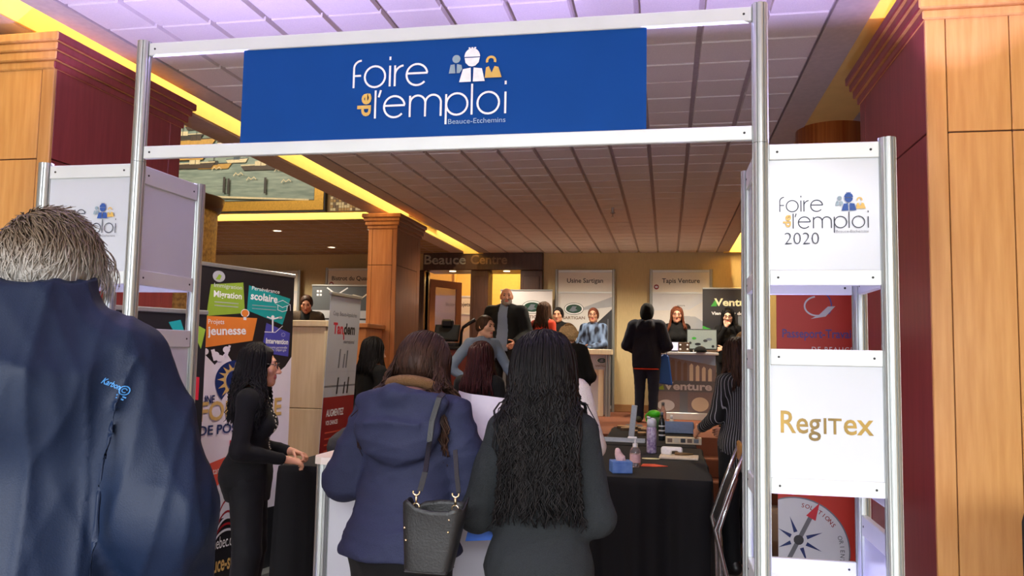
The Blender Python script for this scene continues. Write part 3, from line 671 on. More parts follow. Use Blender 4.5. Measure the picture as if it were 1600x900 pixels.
def art_pass(p, w, h):
    q = PC; p.auto = False; z0 = h*.875
    p.arc(w*.5, z0+.03, .075, 100, 350, .010, q['silver'], ry=.06); p.arc(w*.52, z0+.035, .075, -40, 120, .009, q['violet'], ry=.085)
    p.poly([(w*.42, z0-.05), (w*.6, z0-.035), (w*.72, z0+.03), (w*.63, z0+.028), (w*.52, z0-.025)], q['silver']); p.stroke([(w*.5, z0+.1), (w*.52, z0+.14)], .008, q['violet'])
    p.flush('emblem_print'); p.text('Passeport-Travail', w*.5, h*.79, .055, q['violet'], 'c', width=w*.86, bold=.02); p.flush('title_lettering'); p.text('DE BEAUCE', w*.93, h*.745, .034, INKW, 'r', width=w*.5, spacing=1.2)
    p.flush('title_lettering'); cx, cy = .10, h*.13
    p.ell(cx, cy, .43, .43, q['steel'], -35, 90) if False else None
    p.poly([(max(0, cx+.32*math.cos(math.radians(a))), max(.0, cy+.32*math.sin(math.radians(a)))) for a in range(-30, 111, 5)]+[(0, cy+.304), (0, 0), (cx+.24, 0)], q['steel'])
    p.poly([(max(0, cx+.312*math.cos(math.radians(a))), max(.0, cy+.312*math.sin(math.radians(a)))) for a in range(-30, 109, 5)]+[(0, cy+.296), (0, 0), (cx+.232, 0)], q['silver'])
    for i, ch in enumerate('SOLUTIONS'):
        a = math.radians(80-5.6*i); p.text(ch, cx+.262*math.cos(a), cy+.262*math.sin(a), .026, q['crimson'], 'c', rot=a-math.pi/2, bold=.01)
    for i, ch in enumerate('ORIENTATION'):
        a = math.radians(18-5.6*i)
        if a > -.35: p.text(ch, cx+.262*math.cos(a), cy+.262*math.sin(a), .026, q['mid'], 'c', rot=a-math.pi/2, bold=.01)
    for a in range(0, 360, 45):
        c, s = math.cos(math.radians(a+20)), math.sin(math.radians(a+20)); x, y = cx+.02, cy+.06
        p.poly([(x+.05*c-.012*s, max(0, y+.05*s+.012*c)), (max(0, x+.15*c), max(0, y+.15*s)), (x+.05*c+.012*s, max(0, y+.05*s-.012*c))], q['navy'])
    x, y = cx+.02, cy+.06
    p.stroke([(x-.06, y-.12), (x+.07, y+.14)], .026, q['mid']); p.poly([(x+.045, y+.15), (x+.125, y+.23), (x+.10, y+.12)], q['red']); p.ell(x, y, .03, .03, q['char'], n=16)
rollup('red roll-up banner with a compass seen through the right gate tower', .925, 5.32, 0, .49, 2.06, (196, 54, 40), art_pass)

# ------------------------------------------------------------------ signed distance sculpting (surface nets in numpy)
def rotx(a): c, s = math.cos(a), math.sin(a); return np.array([[1, 0, 0], [0, c, -s], [0, s, c]])
def roty(a): c, s = math.cos(a), math.sin(a); return np.array([[c, 0, s], [0, 1, 0], [-s, 0, c]])
def rotz(a): c, s = math.cos(a), math.sin(a); return np.array([[c, -s, 0], [s, c, 0], [0, 0, 1]])
ID = (np.eye(3), np.zeros(3))
def axis_grid(lo, hi, h, fine=()):
    """uniform spacing h, refined to hf inside the given intervals"""
    x = [lo]; 
    while x[-1] < hi:
        s = h
        for a, b, hf in fine:
            if a-h <= x[-1] <= b: s = min(s, hf)
        x.append(x[-1]+s)
    return np.array(x)
class Field:
    def __init__(s, lo, hi, h, fine=()):
        """fine: list of (centre, half size, spacing) boxes"""
        s.ax = [axis_grid(lo[i], hi[i], h, [(c[i]-r, c[i]+r, hf) for c, r, hf in fine]) for i in range(3)]
        s.D = np.full([len(a) for a in s.ax], .5, dtype=np.float32)
    def _sl(s, lo, hi):
        return tuple(slice(max(0, np.searchsorted(s.ax[i], lo[i])-1), min(len(s.ax[i]), np.searchsorted(s.ax[i], hi[i])+1)) for i in range(3))
    def _pts(s, sl, M):
        X, Y, Z = np.meshgrid(s.ax[0][sl[0]], s.ax[1][sl[1]], s.ax[2][sl[2]], indexing='ij')
        R, t = M
        X = X-t[0]; Y = Y-t[1]; Z = Z-t[2]
        return (X*R[0, 0]+Y*R[1, 0]+Z*R[2, 0], X*R[0, 1]+Y*R[1, 1]+Z*R[2, 1], X*R[0, 2]+Y*R[1, 2]+Z*R[2, 2])
    def _bb(s, P, M, m):
        Q = np.array(P) @ M[0].T+M[1]; return Q.min(0)-m, Q.max(0)+m
    def _mix(s, sl, d, k, sub):
        a = s.D[sl]
        if sub:
            h = np.clip(.5-.5*(a+d)/k, 0, 1); s.D[sl] = a*(1-h)-d*h+k*h*(1-h)
        else:
            h = np.clip(.5+.5*(a-d)/k, 0, 1); s.D[sl] = a*(1-h)+d*h-k*h*(1-h)
    def cone(s, a, b, ra, rb=None, k=.02, sy=1.0, M=ID, sub=False):
        rb = ra if rb is None else rb; a = np.array(a, float); b = np.array(b, float); r = max(ra, rb)
        lo, hi = np.minimum(a, b)-r, np.maximum(a, b)+r
        C = [(x, y, z) for x in (lo[0], hi[0]) for y in (lo[1], hi[1]) for z in (lo[2], hi[2])]
        sl = s._sl(*s._bb(C, M, k+.03)); x, y, z = s._pts(sl, M)
        ba = b-a; ba2 = np.array([ba[0], ba[1]/sy, ba[2]]); px, py, pz = x-a[0], (y-a[1])/sy, z-a[2]
        h = np.clip((px*ba2[0]+py*ba2[1]+pz*ba2[2])/max(1e-9, ba2@ba2), 0, 1)
        d = np.sqrt((px-ba2[0]*h)**2+(py-ba2[1]*h)**2+(pz-ba2[2]*h)**2)-(ra+(rb-ra)*h)
        s._mix(sl, d*(1+sy)/2, k, sub); return s
    def chain(s, pts, rad, k=.02, M=ID, sy=1.0):
        for i in range(len(pts)-1): s.cone(pts[i], pts[i+1], rad[i], rad[i+1], k, sy, M)
        return s
    def ell(s, c, r, k=.02, M=ID, R=None, sub=False):
        M2 = (M[0] @ (R if R is not None else np.eye(3)), M[0] @ np.array(c, float)+M[1]); r = np.array(r, float)
        C = [(x, y, z) for x in (-r[0], r[0]) for y in (-r[1], r[1]) for z in (-r[2], r[2])]
        sl = s._sl(*s._bb(C, M2, k+.03)); x, y, z = s._pts(sl, M2)
        k0 = np.sqrt((x/r[0])**2+(y/r[1])**2+(z/r[2])**2); k1 = np.sqrt((x/r[0]**2)**2+(y/r[1]**2)**2+(z/r[2]**2)**2)
        s._mix(sl, k0*(k0-1)/np.maximum(k1, 1e-6), k, sub); return s
    def rbox(s, c, hs, r, k=.02, M=ID, R=None, sub=False):
        M2 = (M[0] @ (R if R is not None else np.eye(3)), M[0] @ np.array(c, float)+M[1])
        C = [(x, y, z) for x in (-hs[0], hs[0]) for y in (-hs[1], hs[1]) for z in (-hs[2], hs[2])]
        sl = s._sl(*s._bb(C, M2, k+.03)); x, y, z = s._pts(sl, M2)
        q = [np.abs(v)-(h-r) for v, h in zip((x, y, z), hs)]
        d = np.sqrt(sum(np.maximum(v, 0)**2 for v in q))+np.minimum(np.maximum(np.maximum(q[0], q[1]), q[2]), 0)-r
        s._mix(sl, d, k, sub); return s
    def half(s, n, c, k=.004, M=ID):
        """cut away the side where n.p > c"""
        n = np.array(n, float); n = M[0] @ n; c = c+n @ M[1]
        X = s.ax[0][:, None, None]*n[0]+s.ax[1][None, :, None]*n[1]+s.ax[2][None, None, :]*n[2]-c
        d = -X
        s._mix((slice(None),)*3, d.astype(np.float32), k, True); return s
    def shell_out(s, other, gap): s.D = np.maximum(s.D, -(other.D-gap)); return s
    def mesh(s, crop=True):
        D = s.D; S = D < 0
        if not S.any(): return np.zeros((0, 3)), np.zeros((0, 4), int)
        n = [d-1 for d in D.shape]
        c = np.zeros(n, np.int8)
        for i in (0, 1):
            for j in (0, 1):
                for k in (0, 1): c += S[i:i+n[0], j:j+n[1], k:k+n[2]]
        act = (c > 0) & (c < 8); I, J, K = np.nonzero(act)
        vid = np.full(n, -1, np.int64); vid[I, J, K] = np.arange(len(I))
        acc = np.zeros((len(I), 3)); cnt = np.zeros(len(I))
        cor = [(i, j, k) for i in (0, 1) for j in (0, 1) for k in (0, 1)]
        for a in cor:
            for ax in range(3):
                if a[ax]: continue
                b = list(a); b[ax] = 1
                da = D[I+a[0], J+a[1], K+a[2]]; db = D[I+b[0], J+b[1], K+b[2]]; x = (da < 0) != (db < 0)
                t = np.where(x, da/np.where(x, da-db, 1), 0)
                p = [None]*3
                for q, L in enumerate((I, J, K)):
                    lo = s.ax[q][L+a[q]]; hi = s.ax[q][L+b[q]]; p[q] = lo+(hi-lo)*t
                acc += np.where(x[:, None], np.stack(p, 1), 0); cnt += x
        V = acc/np.maximum(cnt, 1)[:, None]; F = []
        for ax in range(3):
            o = [q for q in range(3) if q != ax]
            sh = [slice(1, -1)]*3; sh[ax] = slice(0, n[ax])
            A = S[tuple(sh)]; sb = list(sh); sb[ax] = slice(1, n[ax]+1); B = S[tuple(sb)]
            for flip, m in ((0, A & ~B), (1, ~A & B)):
                q = np.stack(np.nonzero(m), 1)
                if not len(q): continue
                q[:, o[0]] += 1; q[:, o[1]] += 1
                def g(d0, d1):
                    r = q.copy(); r[:, o[0]] -= d0; r[:, o[1]] -= d1; return vid[r[:, 0], r[:, 1], r[:, 2]]
                f = np.stack([g(1, 1), g(0, 1), g(0, 0), g(1, 0)], 1)
                if (flip == 1) != (ax == 1): f = f[:, ::-1]
                F.append(f)
        F = np.concatenate(F); F = F[(F >= 0).all(1)]
        return V, F
    def sample(s, P):
        """trilinear lookup of the distance"""
        idx = []; fr = []
        for q in range(3):
            i = np.clip(np.searchsorted(s.ax[q], P[:, q])-1, 0, len(s.ax[q])-2); idx.append(i)
            fr.append(np.clip((P[:, q]-s.ax[q][i])/(s.ax[q][i+1]-s.ax[q][i]), 0, 1))
        out = 0
        for i in (0, 1):
            for j in (0, 1):
                for k in (0, 1):
                    w = (fr[0] if i else 1-fr[0])*(fr[1] if j else 1-fr[1])*(fr[2] if k else 1-fr[2])
                    out = out+w*s.D[idx[0]+i, idx[1]+j, idx[2]+k]
        return out
    def grad(s, P, e=.012):
        g = np.stack([s.sample(P+np.eye(3)[q]*e)-s.sample(P-np.eye(3)[q]*e) for q in range(3)], 1)
        return g/np.maximum(np.linalg.norm(g, axis=1, keepdims=True), 1e-6)
def vnormals(V, F):
    n = np.cross(V[F[:, 2]]-V[F[:, 0]], V[F[:, 3]]-V[F[:, 1]]); N = np.zeros_like(V)
    for i in range(4): np.add.at(N, F[:, i], n)
    return N/np.maximum(np.linalg.norm(N, axis=1, keepdims=True), 1e-9)
def relax(V, F, it=1, w=.5):
    for _ in range(it):
        A = np.zeros_like(V); c = np.zeros(len(V))
        for i in range(4):
            for j in (1, 3): np.add.at(A, F[:, i], V[F[:, (i+j) % 4]]); np.add.at(c, F[:, i], 1)
        V = V*(1-w)+w*A/np.maximum(c, 1)[:, None]
    return V
def folds(P, seed, freq=16, n=5, stretch=(1, 1, .45)):
    """soft ridged cloth folds, 0..1"""
    r = np.random.RandomState(seed); Q = P*np.array(stretch); out = np.zeros(len(P)); amp = 1; tot = 0
    for i in range(n):
        d = r.normal(size=3); d /= np.linalg.norm(d); e = r.normal(size=3)
        w = np.sin(Q @ d*freq+1.9*np.sin(Q @ e*freq*.55+r.rand()*6)+r.rand()*6)
        out += amp*(1-np.abs(w))**2; tot += amp; amp *= .75; freq *= 1.35
    return out/tot
def field_obj(name, f, mats, parent, sm=1, fold=None, mi=None):
    V, F = f.mesh()
    if not len(V): return None
    if sm: V = relax(V, F, sm, .45)
    if fold:
        amp, seed, freq, st = fold; V = V+vnormals(V, F)*(amp*(folds(V, seed, freq, 5, st)-.33))[:, None]
    idx = mi(V[F].mean(1)) if mi else None
    return meshobj(name, V, F.tolist(), mats, idx, parent, True)

# ------------------------------------------------------------------ people
SKIN = mat('skin_light', (224, 176, 150), .5, var=.05, scale=14); SKIN2 = mat('skin_ruddy', (212, 152, 124), .5, var=.06, scale=14); SKIN3 = mat('skin_warm', (196, 142, 112), .5, var=.05, scale=14)
LIP = mat('lips', (178, 96, 90), .4); EYEW = mat('eye_white', (226, 222, 216), .2); IRIS = mat('iris_dark', (48, 34, 26), .2)
SHOE = mat('black_shoe_leather', (26, 24, 24), .4); SOLE = mat('shoe_sole', (48, 46, 46), .7)
def hairmat(name, rgb, rgb2, rough=.5): return mat(name, rgb, rough, rgb2=rgb2, scale=5, stretch=(9, 9, .8), detail=5, spec=.15)
H_BLACK = hairmat('hair_black', (12, 11, 12), (28, 24, 24)); H_DKBROWN = hairmat('hair_dark_brown', (36, 24, 20), (70, 47, 36)); H_RED = hairmat('hair_auburn', (74, 36, 24), (112, 62, 40)); H_BROWN = hairmat('hair_brown', (56, 38, 28), (84, 58, 42)); H_BLOND = hairmat('hair_dark_blond', (120, 90, 56), (170, 134, 90)); H_DKRED = hairmat('hair_dark_red', (38, 18, 20), (66, 30, 32)); H_GREYB = mat('grey_stubble', (140, 128, 120), .7, scale=90, var=.2)
def cloth(name, rgb, rough=.85, bump=.25, scale=240, var=.1, **k): return mat(name, rgb, rough, bump=bump, scale=scale, var=var, sheen=k.pop('sheen', .03), spec=k.pop('spec', .25), **k)
def unit(v): v = np.array(v, float); return v/np.linalg.norm(v)
def hand(f, w, d, n, s, curl=.5, M=ID, scale=1.0, point=False, spread=.0):
    """w wrist, d forearm direction, n back-of-hand normal, s towards the thumb; fingers bend away from n"""
    d = unit(d); n = unit(np.array(n)-d*np.dot(n, d)); s = unit(np.array(s)-d*np.dot(s, d)-n*np.dot(s, n)); w = np.array(w, float); q = scale
    f.cone(w-d*.02, w+d*.02, .025*q, .024*q, .01, 1, M)
    for o in (-.026, -.009, .009, .026): f.cone(w+d*.015*q+s*o*.5*q, w+d*.085*q+s*o*q, .014*q, .0115*q, .012, 1, M)
    for o, L, c in ((.031, .068, 1), (.0105, .076, 1), (-.0105, .071, 1.05), (-.031, .056, 1.1)):
        p = w+d*.088*q+s*o*q; a = .25*curl*c; dd = unit(d+s*o*spread*6)
        for i, l in enumerate((.45, .32, .23)):
            a2 = a+(curl*c if not (point and o > .02) else .05)*(.55+.45*i); e = p+(dd*math.cos(a2)-n*math.sin(a2))*L*l*q
            f.cone(p, e, (.0093-.0007*i)*q, (.0086-.0008*i)*q, .004, 1, M); p = e; a = a2
    p = w+d*.028*q+s*.026*q; v = unit(d*.55+s*.8-n*.25)
    for l, r in ((.034, .0115), (.028, .0102), (.024, .009)):
        e = p+v*l*q; f.cone(p, e, r*q, (r-.001)*q, .008, 1, M); p = e; v = unit(v+d*.35-n*.25*curl)
class Body: pass
def person(label, x, y, z=0, rz=0., H=1.7, bw=1.0, female=False, lean=0., head=(0, 0, 0), armL=None, armR=None, legs=None,
           skin=SKIN, top=None, shirt=None, bottom=None, shoes=SHOE, fine=False, hands=('L', 'R'), curl=.6, handn=None, seed=1, sit=False, eyes=True, brow=H_BROWN, group=None, headshift=(0, 0, 0), voxel=None):
    """local frame: +Y forward, +X the person's right hand side is +X when facing +Y"""
    b = Body(); b.root = thing('person', label, 'person', (x, y, z), rz, group, H/1.7); root = b.root
    hb = voxel or (.012 if fine else .015); hf = .006 if fine else .0075
    # joints
    Rl = rotx(-lean); piv = np.array([0, 0, .95]); MU = (Rl, piv-Rl @ piv)
    up = lambda p: Rl @ np.array(p, float)+MU[1]
    sw = (.155 if female else .178)*bw
    J = {}
    J['sh'] = {'L': up((-sw, -.01, 1.385)), 'R': up((sw, -.01, 1.385))}
    arms = {}
    for sd, a in (('L', armL), ('R', armR)):
        q = -1 if sd == 'L' else 1
        if a is None: a = ((q*(sw+.05), -.035, 1.10), (q*(sw+.055), .045, .86))
        arms[sd] = [J['sh'][sd], np.array(a[0], float), np.array(a[1], float)]
    lg = legs or {}
    hipw = .088*bw
    L = {'L': lg.get('L', ((-hipw, .0, .90), (-.098, .025, .49), (-.10, -.02, .085))), 'R': lg.get('R', ((hipw, .0, .90), (.098, .025, .49), (.10, -.02, .085)))}
    yaw, pit, rol = head
    Rh = Rl @ rotz(-yaw) @ rotx(-pit) @ roty(rol)
    nb = up((0, -.015, 1.445)); hc = nb+Rl @ (rotz(-yaw) @ (rotx(-pit*.6) @ np.array([0, .035, .145])))+np.array(headshift); MH = (Rh, hc)
    b.MU, b.MH, b.up, b.hc, b.Rh, b.arms, b.nb, b.sw = MU, MH, up, hc, Rh, arms, nb, sw
    fz = [(hc, .14, hf)]+[(arms[s_][2]+unit(arms[s_][2]-arms[s_][1])*.08, .11, .0065) for s_ in hands]
    ext = np.array([arms['L'][1], arms['L'][2], arms['R'][1], arms['R'][2], hc, J['sh']['L'], J['sh']['R']]+[np.array(p) for s_ in 'LR' for p in L[s_]])
    lo = ext.min(0)-np.array([.25, .25, .1]); hi = ext.max(0)+np.array([.25, .25, .2]); lo[2] = -.02
    f = Field(lo, hi, hb, fz)
    # trunk
    fw = .92 if female else 1.0
    f.cone((0, 0, .93), (0, 0, 1.06), .148*bw, .128*bw*fw, .05, .70, ID).cone((0, 0, 1.06), (0, 0, 1.30), .128*bw*fw, .152*bw*fw, .05, .68, MU)
    f.cone((-sw*.8, -.01, 1.385), (sw*.8, -.01, 1.385), .055, .055, .06, 1, MU)
    if female:
        for q in (-1, 1): f.ell((q*.07, .085*bw, 1.235), (.062, .055, .062), .04, MU)
        f.ell((0, -.03, .92), (.165*bw, .12, .12), .06)
    # neck and head
    f.cone(nb, hc+Rh @ np.array([0, -.012, -.05]), .062 if not female else .054, .053 if not female else .046, .03)
    hd = [('e', (0, -.014, .020), (.076, .096, .089)), ('e', (0, .028, -.035), (.060, .068, .086))]
    for _, c, r in hd: f.ell(c, r, .035, MH)
    jw = .75 if female else 1
    f.cone((-.042*jw, .02, -.075), (.0, .075, -.098), .024, .020, .03, 1, MH); f.cone((.042*jw, .02, -.075), (.0, .075, -.098), .024, .020, .03, 1, MH)
    f.cone((-.036, .080, .028), (.036, .080, .028), .012, .012, .02, 1, MH)
    for q in (-1, 1):
        f.ell((q*.031, .104, .006), (.017, .016, .012), .014, MH, None, True); f.ell((q*.042, .062, -.022), (.026, .026, .022), .025, MH)
        f.ell((q*.031, .082, .006), (.0155, .013, .0135), .003, MH)
        f.ell((q*.079, -.006, -.008), (.009, .021, .034), .006, MH, rotz(q*.35)); f.ell((q*.086, .0, -.004), (.006, .010, .018), .004, MH, rotz(q*.35), True)
    f.chain([(0, .092, .016), (0, .108, -.014), (0, .121, -.034)], [.008, .0095, .0135], .012, MH); 
    for q in (-1, 1): f.ell((q*.013, .106, -.039), (.0095, .011, .008), .008, MH)
    f.chain([(-.021, .087, -.062), (0, .098, -.059), (.021, .087, -.062)], [.005, .0075, .005], .008, MH); f.chain([(-.017, .086, -.070), (0, .096, -.071), (.017, .086, -.070)], [.005, .0085, .005], .008, MH)
    f.chain([(-.02, .097, -.0655), (0, .1065, -.0655), (.02, .097, -.0655)], [.0015]*3, .004, MH)
    # limbs
    for sd in 'LR':
        s_, e, w = arms[sd]; ar = .86 if female else 1
        f.cone(s_, e, .050*ar*bw, .040*ar*bw, .03).cone(e, w, .040*ar*bw, .026*ar, .02)
        if sd in hands:
            d = w-e; q = -1 if sd == 'L' else 1
            n = (handn or {}).get(sd, (q*1., -.1, .25)); n = np.array(n, float); s2 = np.cross(unit(d), unit(n))*(-q)
            if (handn or {}).get(sd+'s') is not None: s2 = np.array(handn[sd+'s'], float)
            hand(f, w+unit(d)*.012, d, n, s2, curl if not isinstance(curl, dict) else curl[sd], ID, .92 if female else 1.02)
        h_, k_, a_ = [np.array(p, float) for p in L[sd]]
        f.cone(h_, k_, .082*bw, .054, .04).cone(k_, a_, .053, .036, .02)
        f.cone(a_+np.array([0, -.02, -.05]), a_+np.array([0, .15, -.06]), .032, .026, .02)
    b.f = f
    R1 = Rh.T
    def mi(C):
        q = (C-hc) @ Rh
        lip = (np.abs(q[:, 0]) < .021) & (q[:, 1] > .084) & (q[:, 2] > -.079) & (q[:, 2] < -.055)
        return lip.astype(int)
    b.body = field_obj('body', f, [skin, LIP], root, 1, None, mi)
    bk = 1.0 if fine else 1.45; b.fine = fine
    if eyes:
        for q in (-1, 1):
            m = MB(); c = np.array([q*.031, .0815, .006]); m.sphere((0, 0, 0), .0138, 8)
            m.mi = [1 if (np.array(m.v)[list(fc)].mean(0)[1] > (.0095 if fine else .0060)) else 0 for fc in m.f]
            V = np.array(m.v) @ Rh.T+(Rh @ c+hc); meshobj('eye', V, m.f, [EYEW, IRIS], m.mi, root, True)
            m = MB(); m.tube([(q*.014, .096, .026), (q*.030, .097, .031), (q*.047, .084, .028)], [.0035*bk, .0042*bk, .002*bk], 6, flat=.6)
            V = np.array(m.v) @ Rh.T+hc; meshobj('eyebrow', V, m.f, brow, None, root, True)
    # trousers
    bt = bottom or dict(m=cloth('black_trousers', (26, 26, 30)))
    ft = Field(lo*np.array([1, 1, 0])+np.array([0, 0, .03]), np.array([hi[0], hi[1], 1.15]), .014)
    tt = bt.get('t', .014)
    ft.cone((0, 0, .90), (0, 0, 1.03), .150*bw+tt, .132*bw*fw+tt*.6, .05, .72)
    if female: ft.ell((0, -.03, .92), (.165*bw+tt, .12+tt, .12), .06)
    for sd in 'LR':
        h_, k_, a_ = [np.array(p, float) for p in L[sd]]; c = bt.get('wide', 1.0)
        ft.cone(h_, k_, .084*bw+tt, .054*c+tt, .03).cone(k_, a_-np.array([0, 0, .02]), .054*c+tt, .042*c+tt, .02)
    field_obj('trousers', ft, bt['m'], root, 1, (bt.get('fold', .008), seed+50, 20, (1, 1, .6)))
    # shoes
    for sd in 'LR':
        a_ = np.array(L[sd][2], float); fs = Field(a_+np.array([-.09, -.12, -.11]), a_+np.array([.09, .27, .09]), .009)
        o = 1 if sd == 'R' else -1; zf = a_[2]-.085
        fs.cone((a_[0], a_[1]-.035, zf+.05), (a_[0]+o*.012, a_[1]+.15, zf+.042), .042, .036, .02).cone((a_[0], a_[1]-.01, zf+.05), (a_[0], a_[1]-.01, zf+.10), .044, .046, .03)
        fs.cone((a_[0]+o*.012, a_[1]+.15, zf+.036), (a_[0]+o*.014, a_[1]+.19, zf+.032), .036, .028, .02); fs.half((0, 0, -1), -(zf+.004))
        field_obj('shoe', fs, [shoes, SOLE], root, 1, None, lambda C: (C[:, 2] < zf+.02).astype(int))
    if shirt: b.shirt = garment(b, 'shirt', shirt, fw, female, bw, lo, hi, seed+7)
    if top: b.top = garment(b, top.get('name', 'jacket'), top, fw, female, bw, lo, hi, seed)
    return b
def garment(b, name, g, fw, female, bw, lo, hi, seed):
    t = g.get('t', .018); hb = g.get('voxel', .013); MU = b.MU; sw = b.sw; hem = g.get('hem', .82)
    f = Field(lo-np.array([.04, .04, 0])+np.array([0, 0, max(0, hem-.12)]), np.array([hi[0]+.04, hi[1]+.04, b.nb[2]+.16]), hb)
    f.cone((0, 0, 1.04), (0, 0, 1.30), .130*bw*fw+t, .154*bw*fw+t, .06, .72, MU)
    f.cone((0, 0, .93), (0, 0, 1.05), .150*bw+t, .132*bw*fw+t*1.1, .06, .74, ID)
    hw = g.get('hemw', .155*bw+t)
    if hem < .93: f.cone((0, 0, hem+.02), (0, 0, .96), hw, .150*bw+t, .05, .80)
    f.cone((-sw*.82, -.01, 1.385), (sw*.82, -.01, 1.385), .056+t*.7, .056+t*.7, .06, 1, MU)
    if female:
        for q in (-1, 1): f.ell((q*.068, .085*bw, 1.235), (.064+t*.6, .057+t*.6, .064+t*.5), .05, MU)
        if hem < .95: f.ell((0, -.035, .93), (.165*bw+t, .12+t, .12), .07)
    cf = g.get('cuff', 1.0); sl = g.get('sleeve', 1.0)
    for sd in 'LR':
        if g.get('sleeveless'): break
        s_, e, w = b.arms[sd]; ar = (.86 if female else 1)*bw
        r0, r1, r2 = .052*ar+t, .042*ar+t*sl, .029*ar+t*.75*sl
        f.cone(s_, e, r0, r1, .035)
        if cf > 0: f.cone(e, e+(w-e)*cf, r1, r1+(r2-r1)*cf, .03)
        if cf >= 1: f.cone(w-unit(w-e)*.02, w, r2+.002, r2+.001, .006)
    f.half((0, 0, -1), -hem, .01)
    cut = g.get('neck', None)
    if g.get('collar'):
        c = g['collar']; M2 = (MU[0], MU[0] @ np.array([0, -.012, 1.44])+MU[1])
        f.cone((0, -.005, -.03), (0, .0, c), .062+t*.8, .068+t*.8, .02, .95, M2)
        f.cone((0, .008, c-.01), (0, .012, c+.2), .058, .062, .006, .95, M2, True)
        f.half((0, -.25, 1), c-.004, .006, M2)
    else:
        f.ell((0, .012, 1.475), (.068, .066, .05), .01, MU, None, True)
    if g.get('open'):      # open front: a V of (half width at the top, half width below, lower end)
        w0, w1, z1 = g['open']
        for i in range(10):
            u = i/9; zz = 1.47+(z1-1.47)*u; f.rbox((0, .16, zz), (w0+(w1-w0)*u, .15, abs(1.47-z1)/18+.012), .01, .012, MU, None, True)
    if g.get('vneck'):
        for i in range(6):
            u = i/5; f.rbox((0, .15, 1.46-.16*u), (.062*(1-u)+.004, .12, .024), .008, .012, MU, None, True)
    if g.get('hood'):
        r = g['hood']; M2 = (MU[0], MU[0] @ np.array([0, -.10, 1.40])+MU[1])
        f.ell((0, -.025, -.035), (.155*r, .075*r, .105*r), .035, M2); f.cone((-.10*r, .06, .02), (-.07*r, -.02, .03), .035, .045, .03, 1, M2).cone((.10*r, .06, .02), (.07*r, -.02, .03), .035, .045, .03, 1, M2)
        f.ell((0, .04, .06), (.085*r, .07*r, .06*r), .02, M2, None, True)
    b.gf = f
    if g.get('extra'): g['extra'](f, b)
    fo = g.get('fold', .010)
    o = field_obj(name, f, g['m'], b.root, g.get('smooth', 1), (fo, seed, g.get('freq', 13), g.get('stretch', (1, 1, .7))), g.get('mi'))
    return o
def strands(name, b, root_paths, rad, mt, nseg=4, taper=.35, parent=None):
    m = MB()
    for P, r in zip(root_paths, rad):
        n = len(P); m.tube([tuple(p) for p in P], [r*(1-(1-taper)*max(0, (i/(n-1)-.5)*2)**2) for i in range(n)], nseg, True, .55)
    return m.build(name, mt, parent or b.root, True)
def hair_cap(f, b, g=.012, low=-.055, front=.055, big=1.0, side=.0):
    """scalp shell over the cranium, open at the face"""
    f.ell((0, -.016, .022), (.077*big+g, .097*big+g, .090*big+g), .02, b.MH); f.ell((0, -.035, -.02), (.072*big+g, .072*big+g, .075), .03, b.MH)
    f.cone((0, front+.085, .03), (0, front+.065, -.10), .072, .075, .02, 1, b.MH, True)
    f.half((0, .25, -1), -low, .012, b.MH)
def hair_short(b, mt, g=.012, low=-.06, front=.045, n=0, seed=3, rough=.004):
    f = Field(b.hc-.17, b.hc+.17, .0075); hair_cap(f, b, g, low, front)
    return field_obj('hair', f, mt, b.root, 1, (rough, seed, 70, (1, 1, 1)))
def hair_long(b, mt, length=.32, n=220, width=.0065, g=.014, wave=.010, wfreq=22, seed=5, front=.05, amax=118, part=0., push=None, spread=.02, curtain=True, backonly=False, jitter=.006, low=-.07, flat=0., face=True, lmin=.75, amin=0):
    r = np.random.RandomState(seed); Rh, hc = b.Rh, b.hc
    f = Field(b.hc-np.array([.2, .2, .2]), b.hc+np.array([.2, .2, .17]), .0085); hair_cap(f, b, g, low, front)
    field_obj('hair', f, mt, b.root, 1, (.005, seed, 60, (1, 1, .4)))
    P = []; rad = []; E = np.array([.080+g, .100+g, .094+g]); C = np.array([0, -.016, .022])
    nv = np.array([0, 0, -1.])
    for i in range(n):
        a = math.radians(r.uniform(-amax, amax) if amin == 0 else r.choice((-1, 1))*r.uniform(amin, amax)); q0 = math.radians(r.uniform(4, 62)) if i % 3 else math.radians(r.uniform(4, 20))
        Ls = length*r.uniform(lmin, 1.06); ph, ph2 = r.rand(2)*6.28; wv = wave*r.uniform(.5, 1.4); jt = r.uniform(0, jitter)
        pts = []
        dir_ = np.array([math.sin(a), -math.cos(a), 0])
        for k in range(6):
            q = q0+(math.radians(98)-q0)*k/5
            e = E+jt
            pl = C+e*np.array([dir_[0]*math.sin(q), dir_[1]*math.sin(q), math.cos(q)])+np.array([part*(1-k/5), 0, 0])
            pts.append(Rh @ pl+hc)
        ws = [np.zeros(3)]*6; base = pts[-1]; out = Rh @ dir_; out[2] = 0; ns = max(5, int(length/.035)); st = Ls/ns; p = base.copy()
        tang = unit(pts[-1]-pts[-2]); 
        for k in range(1, ns+1):
            u = k/ns; tang = unit(tang*.55+nv*.45+out*spread*.1)
            p = p+tang*st
            w = wv*min(1, u*2)*np.array([math.sin(wfreq*u*Ls/.3+ph), math.sin(wfreq*.8*u*Ls/.3+ph2), 0])
            pts.append(p); ws.append(w)
        Q = np.array(pts)
        if push is not None:
            for _ in range(7):
                d = push.sample(Q); g_ = push.grad(Q); g_[:, 1] -= .35; need = np.clip(.006+jt-d, 0, .03); need[:4] = 0
                Q = Q+g_*need[:, None]
                Q[2:-1] = Q[2:-1]*.6+.2*(Q[1:-2]+Q[3:])
        Q = Q+np.array(ws)
        P.append(Q); rad.append(width*r.uniform(.6, 1.25))
    return strands('hair_strands', b, P, rad, mt)
